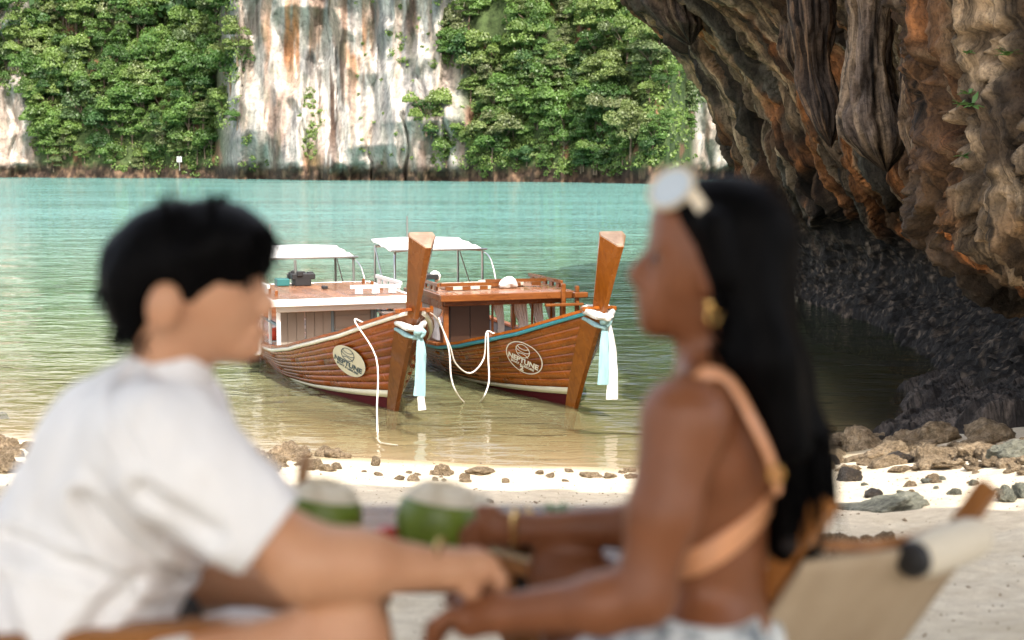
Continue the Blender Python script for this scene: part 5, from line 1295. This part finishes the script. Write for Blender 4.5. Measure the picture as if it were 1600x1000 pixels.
def coconut(px, py, Yc, s, label):
    p = at(px, py, Yc); p.z = ttop
    c = empty("green_coconut", p, 0, label, "coconut", "trimmed green drinking coconuts"); c.rotation_euler = (R(-4), R(9), 0)
    MB().lathe([(.020 * s, .0005), (.036 * s, .004 * s), (.052 * s, .016 * s), (.062 * s, .036 * s), (.0665 * s, .060 * s), (.0645 * s, .080 * s), (.058 * s, .094 * s)], n=24).build("shell", M_cgreen, c, True)
    MB().lathe([(.0575 * s, .0945 * s), (.052 * s, .103 * s), (.040 * s, .116 * s), (.026 * s, .121 * s), (.022 * s, .112 * s)], n=24).build("husk", M_chusk, c, True)
    return c
cc = coconut(492, 812, 2.50, 1.12, "green coconut with an upright brown straw, half hidden by the man's sleeve")
MB().tube(spline([(-.04, -.01, .09), (-.043, -.01, .15), (-.042, 0, .175)], 8), [.009, .010, .0105, .011, .0115, .012, .011, .007], 8).build("straw", M_straw, cc, True)
cc = coconut(676, 845, 2.46, 1.16, "green coconut with a cut white top held by the woman's far hand")
o = empty("coconut_lid", at(742, 792, 2.46), 0, "brown and white coconut lid propped beside the held coconut", "coconut lid")
lidb = MB().lathe([(.008, -.012), (.026, -.006), (.031, .004), (.026, .012), (.006, .014)], n=18).build("lid_husk", M_chusk, o, True); lidb.rotation_euler = (R(12), R(-14), 0)
lidb = MB().lathe([(.006, -.020), (.020, -.016), (.024, -.010), (.010, -.0125)], n=18).build("rind", M_straw, o, True); lidb.rotation_euler = (R(12), R(-14), 0)
MB().tube([(0, 0, -.015), (-.012, .005, -.05)], .006, 6).build("hinge", M_straw, o)
M_redf = mat("melon_red", (.6, .035, .02), .4); M_rind = mat("melon_rind", (.08, .16, .03), .5); M_yel = mat("pineapple_yellow", (.62, .36, .05), .45); M_mint = mat("mint_leaf", (.09, .20, .08), .6)
p = at(604, 830, 2.50); p.z = ttop
w = empty("melon_slice", p, R(20), "red slice of melon lying to the left of the held coconut", "fruit")
arc_ = [(.045 * math.cos(q), .045 * math.sin(q)) for q in np.linspace(0, math.pi, 14)]
MB().loft([[(x, -.012, z + .006) for x, z in arc_], [(x, .012, z + .006) for x, z in arc_]]).build("flesh", M_redf, w)
rr = [(.052 * math.cos(q), .052 * math.sin(q)) for q in np.linspace(math.pi, 0, 14)]
w.rotation_euler = (0, 0, R(20))
MB().loft([[(x, -.0115, -z * .08 + .003) for x, z in rr] + [(x * .9, -.0115, .0005) for x, z in rr[::-1]], [(x, .0115, -z * .08 + .003) for x, z in rr] + [(x * .9, .0115, .0005) for x, z in rr[::-1]]]).build("rind", M_rind, w)
pl = empty("fruit_plate", Vector((at(840, 890, 2.62).x, 2.62, ttop)), 0, "round plate of yellow fruit behind the woman's hand", "plate")
MB().lathe([(.06, .001), (.085, .006), (.115, .018), (.117, .021), (.08, .010)], n=28).build("dish", mat("plate_black", (.02, .02, .022), .3), pl, True)
rg = random.Random(9)
for k in range(7):
    q = k * .9; x, y = .05 * math.cos(q), .05 * math.sin(q)
    f = empty("fruit_wedge", pl.location + Vector((x, y, .012)), q, "yellow fruit wedge on the plate behind the woman's hand", "fruit", "yellow fruit wedges on the plate")
    MB().loft([[(-.03, -.014, 0), (.03, -.014, 0), (.022, 0, .03), (-.022, 0, .03)], [(-.03, .014, 0), (.03, .014, 0), (.022, .004, .03), (-.022, .004, .03)]]).build("flesh", M_yel, f)
mt = empty("mint_sprig", pl.location + Vector((.035, -.02, .045)), 0, "pale green sprig of mint on the fruit plate", "herb")
for k in range(6):
    q = k * 1.05; d = Vector((math.cos(q), math.sin(q), .7)) * .03; s_ = Vector((-math.sin(q), math.cos(q), 0)) * .011
    MB().loft([[tuple(d * .1 - s_ * .2), tuple(d * .1 + s_ * .2)][:2] + [tuple(d * .1 + Vector((0, 0, .002)))], [tuple(d * .55 - s_), tuple(d * .55 + s_), tuple(d * .55 + Vector((0, 0, .003)))], [tuple(d - s_ * .15), tuple(d + s_ * .15), tuple(d + Vector((0, 0, .002)))]]).build("leaf", M_mint, mt)
# black pouch lying by the man's knee
p = at(282, 962, 2.10)
po = empty("camera_pouch", p, R(15), "small black pouch lying in the man's lap below his forearm", "pouch")
S = Body(.004); S.ell(p, (.034, .022, .038), 20, .01); S.mesh("bag", M_black, po); po.rotation_euler = (0, 0, 0)
MB().tube(spline([(.02, 0, -.02), (.045, -.005, -.045), (.06, 0, -.03)], 8), .006, 6).build("strap", M_black, po, True)
# ================================================================== ROCKS ON THE BEACH
import bmesh
def stone_nodes(c1, c2, c3):
    def fn(nt, b):
        oi = N(nt, "ShaderNodeObjectInfo"); o = coords(nt); n = noise(nt, o, 2.6, 6, .7); n2 = noise(nt, o, 7, 5, .7)
        c = ramp(nt, n, [(.3, c1), (.55, c2), (.75, c3)])
        c = mix(nt, 1.0, c, ramp(nt, n2, [(.3, .45), (.6, 1.1)]), 'MULTIPLY'); c = mix(nt, 1.0, c, ramp(nt, oi.outputs['Random'], [(0, .8), (1, 1.25)]), 'MULTIPLY')
        nt.links.new(c, b.inputs['Base Color']); bump(nt, b, n2, .9, .12)
    return fn
M_coral = mat("coral_stone", (.3, .2, .1), .9, spec=.2, build=stone_nodes((.14, .10, .06), (.38, .285, .18), (.52, .43, .31)))
M_wet = mat("wet_stone", (.06, .05, .04), .45, spec=.5, build=stone_nodes((.025, .02, .016), (.06, .045, .032), (.12, .09, .06)))
M_grey = mat("grey_stone", (.2, .2, .17), .85, spec=.2, build=stone_nodes((.16, .165, .13), (.27, .27, .21), (.36, .35, .28)))
def stone_mesh(seed, flat, rag, m):
    bm = bmesh.new(); bmesh.ops.create_icosphere(bm, subdivisions=4, radius=1.0)
    V = np.array([v.co[:] for v in bm.verts]); F = np.array([[v.index for v in f.verts] for f in bm.faces]); bm.free()
    rng = np.random.default_rng(seed); d = V.copy()
    for k in range(7):                                   # chipped faces
        n = rng.normal(size=3); n /= np.linalg.norm(n); lim = rng.uniform(.55, .85); q = d @ n; over = np.maximum(q - lim, 0); d -= over[:, None] * n * .9
    r_ = 1 + rag * (1.1 * (fbm(V[:, 0] * 1.6 + seed, V[:, 1] * 1.6, V[:, 2] * 1.6, seed=seed, o=4) - .5) + .55 * (ridge(V[:, 0] * 3.5 + seed, V[:, 1] * 3.5, V[:, 2] * 3.5, seed=seed + 3, o=4) - .5))
    d = d * r_[:, None] * np.array((1, .8, flat)); me = np_mesh("rock", d, F, m, smooth=True)
    return me
variants = {}
for key, m in (("coral", M_coral), ("wet", M_wet), ("grey", M_grey)):
    variants[key] = [stone_mesh(600 + k, (.62, .5, .75, .45)[k % 4], (.75, .95, .6)[k % 3], m) for k in range(8)]
rrng = random.Random(42)
def stone(px, py, w, key, label, group=None, sink=.25, hz=1.0):
    """px, py: where its middle touches the ground in the photo; w: its width in photo pixels"""
    p = onground(px, py); r_ = w / 2 / FPX * p.y; me = rrng.choice(variants[key])
    o = link("rock", me); o.location = (p.x, p.y, p.z + r_ * (.5 - sink) * .7 * hz); o.rotation_euler = (rrng.uniform(-.3, .3), rrng.uniform(-.3, .3), rrng.uniform(0, 6.28)); o.scale = (r_, r_, r_ * hz)
    return tag(o, label, "rock", group)
L1 = ("tan coral rock in the heap at the water's edge between the man and the boats", "coral rocks heaped at the water's edge beside the man")
for k in range(44):
    x = rrng.uniform(372, 478); stone(x, rrng.uniform(712, 742) - (x - 372) * .08, rrng.uniform(16, 40), "coral", *L1)
for x, y, w in ((440, 718, 48), (452, 708, 40), (412, 728, 44), (392, 735, 42)): stone(x, y, w, "coral", *L1)
L2 = ("tan coral rock in the small cluster at the water's edge below the white roofed boat", "coral rocks in the small cluster below the boat")
for x, y, w in ((506, 712, 36), (520, 714, 40), (535, 716, 28), (492, 732, 34), (512, 736, 30), (525, 732, 22), (480, 735, 24)): stone(x, y, w, "coral", *L2)
stone(586, 727, 20, "coral", "small upright tan rock standing alone at the water's edge below the boat", hz=1.5)
stone(690, 742, 32, "coral", "rounded knobbly tan rock alone on bright sand in front of the boats", hz=1.2)
L3 = ("small tan rock lying at the edge of the wet sand below the boats", "small rocks along the wet sand below the boats")
for k in range(26): stone(rrng.uniform(560, 990), rrng.uniform(734, 756), rrng.uniform(8, 22), "coral", *L3)
stone(645, 752, 24, "coral", *L3); stone(752, 740, 44, "coral", "long flat tan rock at the wet sand below the boats' ropes", hz=.5)
stone(765, 785, 18, "coral", "small mossy green brown rock alone on the sand above the woman's far arm"); stone(922, 745, 34, "coral", "low flat tan rock by the water beside the woman's shoulder", hz=.6)
L4 = ("tan coral rock at the water's edge left of the man's shoulder", "coral rocks left of the man's shoulder")
for k in range(24): stone(rrng.uniform(-20, 62), rrng.uniform(692, 745), rrng.uniform(16, 44), "coral", *L4)
stone(5, 668, 22, "wet", "dark rock alone in the shallows left of the man's shoulder")
L5 = ("brown coral rock in the long rubble bank below the overhang", "coral rocks in the rubble bank below the overhang")
for k in range(150):
    x = rrng.uniform(1285, 1625); y = rrng.uniform(684, 738) if x < 1500 else rrng.uniform(690, 742); stone(x, y, rrng.choice((12, 15, 18, 22, 28, 36, 46, 58)), "coral", *L5, hz=rrng.uniform(.5, .95))
for x, y, w in ((1345, 702, 70), (1420, 700, 66), (1395, 716, 62), (1470, 690, 72), (1530, 715, 70), (1452, 720, 56)): stone(x, y, w, "coral", *L5)
stone(1585, 718, 110, "grey", "long smooth dark grey rock at the right edge of the rubble bank", hz=.6); stone(1545, 690, 80, "coral", "tallest olive brown rock in the rubble bank under the overhang", hz=1.2)
L6 = ("dark wet rock standing in the shallows beside the woman's hair", "dark wet rocks in the shallows beside the woman's hair")
for x, y, w in ((1300, 640, 36), (1318, 648, 26), (1345, 650, 40), (1368, 655, 34), (1385, 650, 28), (1330, 668, 44), (1375, 676, 40), (1405, 668, 46), (1300, 672, 40), (1350, 690, 44)): stone(x, y, w, "wet", *L6)
stone(1441, 618, 34, "wet", "dark rock alone in the water at the foot of the black rock wall")
stone(1385, 796, 150, "grey", "long flat grey green rock half buried in sand beside the woman's hair", sink=.4, hz=.36); stone(1320, 793, 120, "grey", "flat grey green rock slab nearest the woman's hair", sink=.55, hz=.22)
stone(1452, 754, 32, "grey", "low rounded brown stone alone on the bright sand below the rubble bank", sink=.4, hz=.5)
stone(1540, 777, 26, "wet", "small black stone on the sand behind the chair's top", hz=.7)
for x, y, w, n in ((1575, 782, 40, "left"), (1598, 776, 44, "right")): stone(x, y, w, "grey", "grey stone at the right picture edge above the chair post, the %s of two" % n)
L7 = ("small dark stone strewn on the sand right of the woman's hair", "small stones strewn on the sand right of the woman")
for k in range(16): stone(rrng.uniform(1300, 1600), rrng.uniform(742, 775), rrng.uniform(8, 24), rrng.choice(("coral", "grey")), *L7)
L8 = ("sandy lump of coral rubble seen between the woman's hair and the pillow", "sandy coral rubble behind the chair")
for k in range(22): stone(rrng.uniform(1262, 1385), rrng.uniform(842, 888), rrng.uniform(20, 52), "coral", *L8)
# bits of shell, coral and leaf scattered on the sand: too many and too small to pick out
rng = np.random.default_rng(77); V = []; F = []
for k in range(2600):
    y = rng.uniform(4, 18.5) if k % 3 else rng.uniform(10, 17.5); x = rng.uniform(-.42, .42) * y; z = gz(x, y); s = rng.uniform(.004, .013) * (1 + (rng.uniform() < .08)); q = rng.normal(size=(6, 3)) * .25
    base = np.array([(1, 0, .1), (-1, 0, .1), (0, 1, 0), (0, -1, .1), (0, 0, .6), (0, 0, -.6)]) + q; a = rng.uniform(0, 6.28); c_, s_ = math.cos(a), math.sin(a)
    b = np.stack([base[:, 0] * c_ - base[:, 1] * s_ * .6, base[:, 0] * s_ + base[:, 1] * c_ * .6, base[:, 2]], -1) * s + (x, y, z); n = len(V) * 6
    V.append(b); F += [(n, n + 2, n + 4), (n + 2, n + 1, n + 4), (n + 1, n + 3, n + 4), (n + 3, n, n + 4), (n + 2, n, n + 5), (n + 1, n + 2, n + 5), (n + 3, n + 1, n + 5), (n, n + 3, n + 5)]
M_bits = mat("shell_bits", (.22, .165, .11), .9, spec=.2)
tag(link("beach_debris", np_mesh("beach_debris", np.concatenate(V), np.array(F), M_bits, smooth=False)), "small bits of coral, shell and leaf scattered over the sand", "debris", kind='stuff')
# small ferns rooted in the rock wall
M_fern = mat("fern_green", (.07, .16, .03), .6)
def hit_rock(px, py):
    d2 = None; flat = P1.reshape(-1, 3); x, y, z = ray(px, py)
    u = flat[:, 0] - x / y * flat[:, 1]; w = flat[:, 2] - (HC + z / y * flat[:, 1]); e = u * u + w * w
    c = np.where(e < .01)[0]; c = c if len(c) else np.array([e.argmin()]); return Vector(flat[c[flat[c, 1].argmin()]])
for px, py, s, lab in ((1512, 155, .22, "small fern sprouting from the pale flowstone at the upper right"), (1500, 160, .14, "tiny fern left of the larger one on the upper right flowstone"), (1505, 148, .16, "green fern tuft on the flowstone below a dark hole"), (1565, 96, .22, "green fern growing high on the rock at the right edge"), (1494, 244, .12, "little fern low on the flowstone bulge"), (1516, 72, .10, "tiny green sprout near the top of the rock wall")):
    p = hit_rock(px, py); f = empty("fern", p, 0, lab, "fern")
    for k in range(11):
        a = rrng.uniform(0, 6.28); d = Vector((math.cos(a) - .35, math.sin(a) * .8 - .5, rrng.uniform(-.2, .9))).normalized() * s * rrng.uniform(.6, 1.1); sd = Vector((-d.y, d.x, .02)).normalized() * s * .16
        MB().loft([[tuple(sd * .2), tuple(-sd * .2), (0, 0, .004)], [tuple(d * .5 + sd), tuple(d * .5 - sd), tuple(d * .5 + Vector((0, 0, .006)))], [tuple(d + sd * .15 - Vector((0, 0, s * .15))), tuple(d - sd * .15 - Vector((0, 0, s * .15))), tuple(d + Vector((0, 0, .004 - s * .15)))]]).build("leaf", M_fern, f)
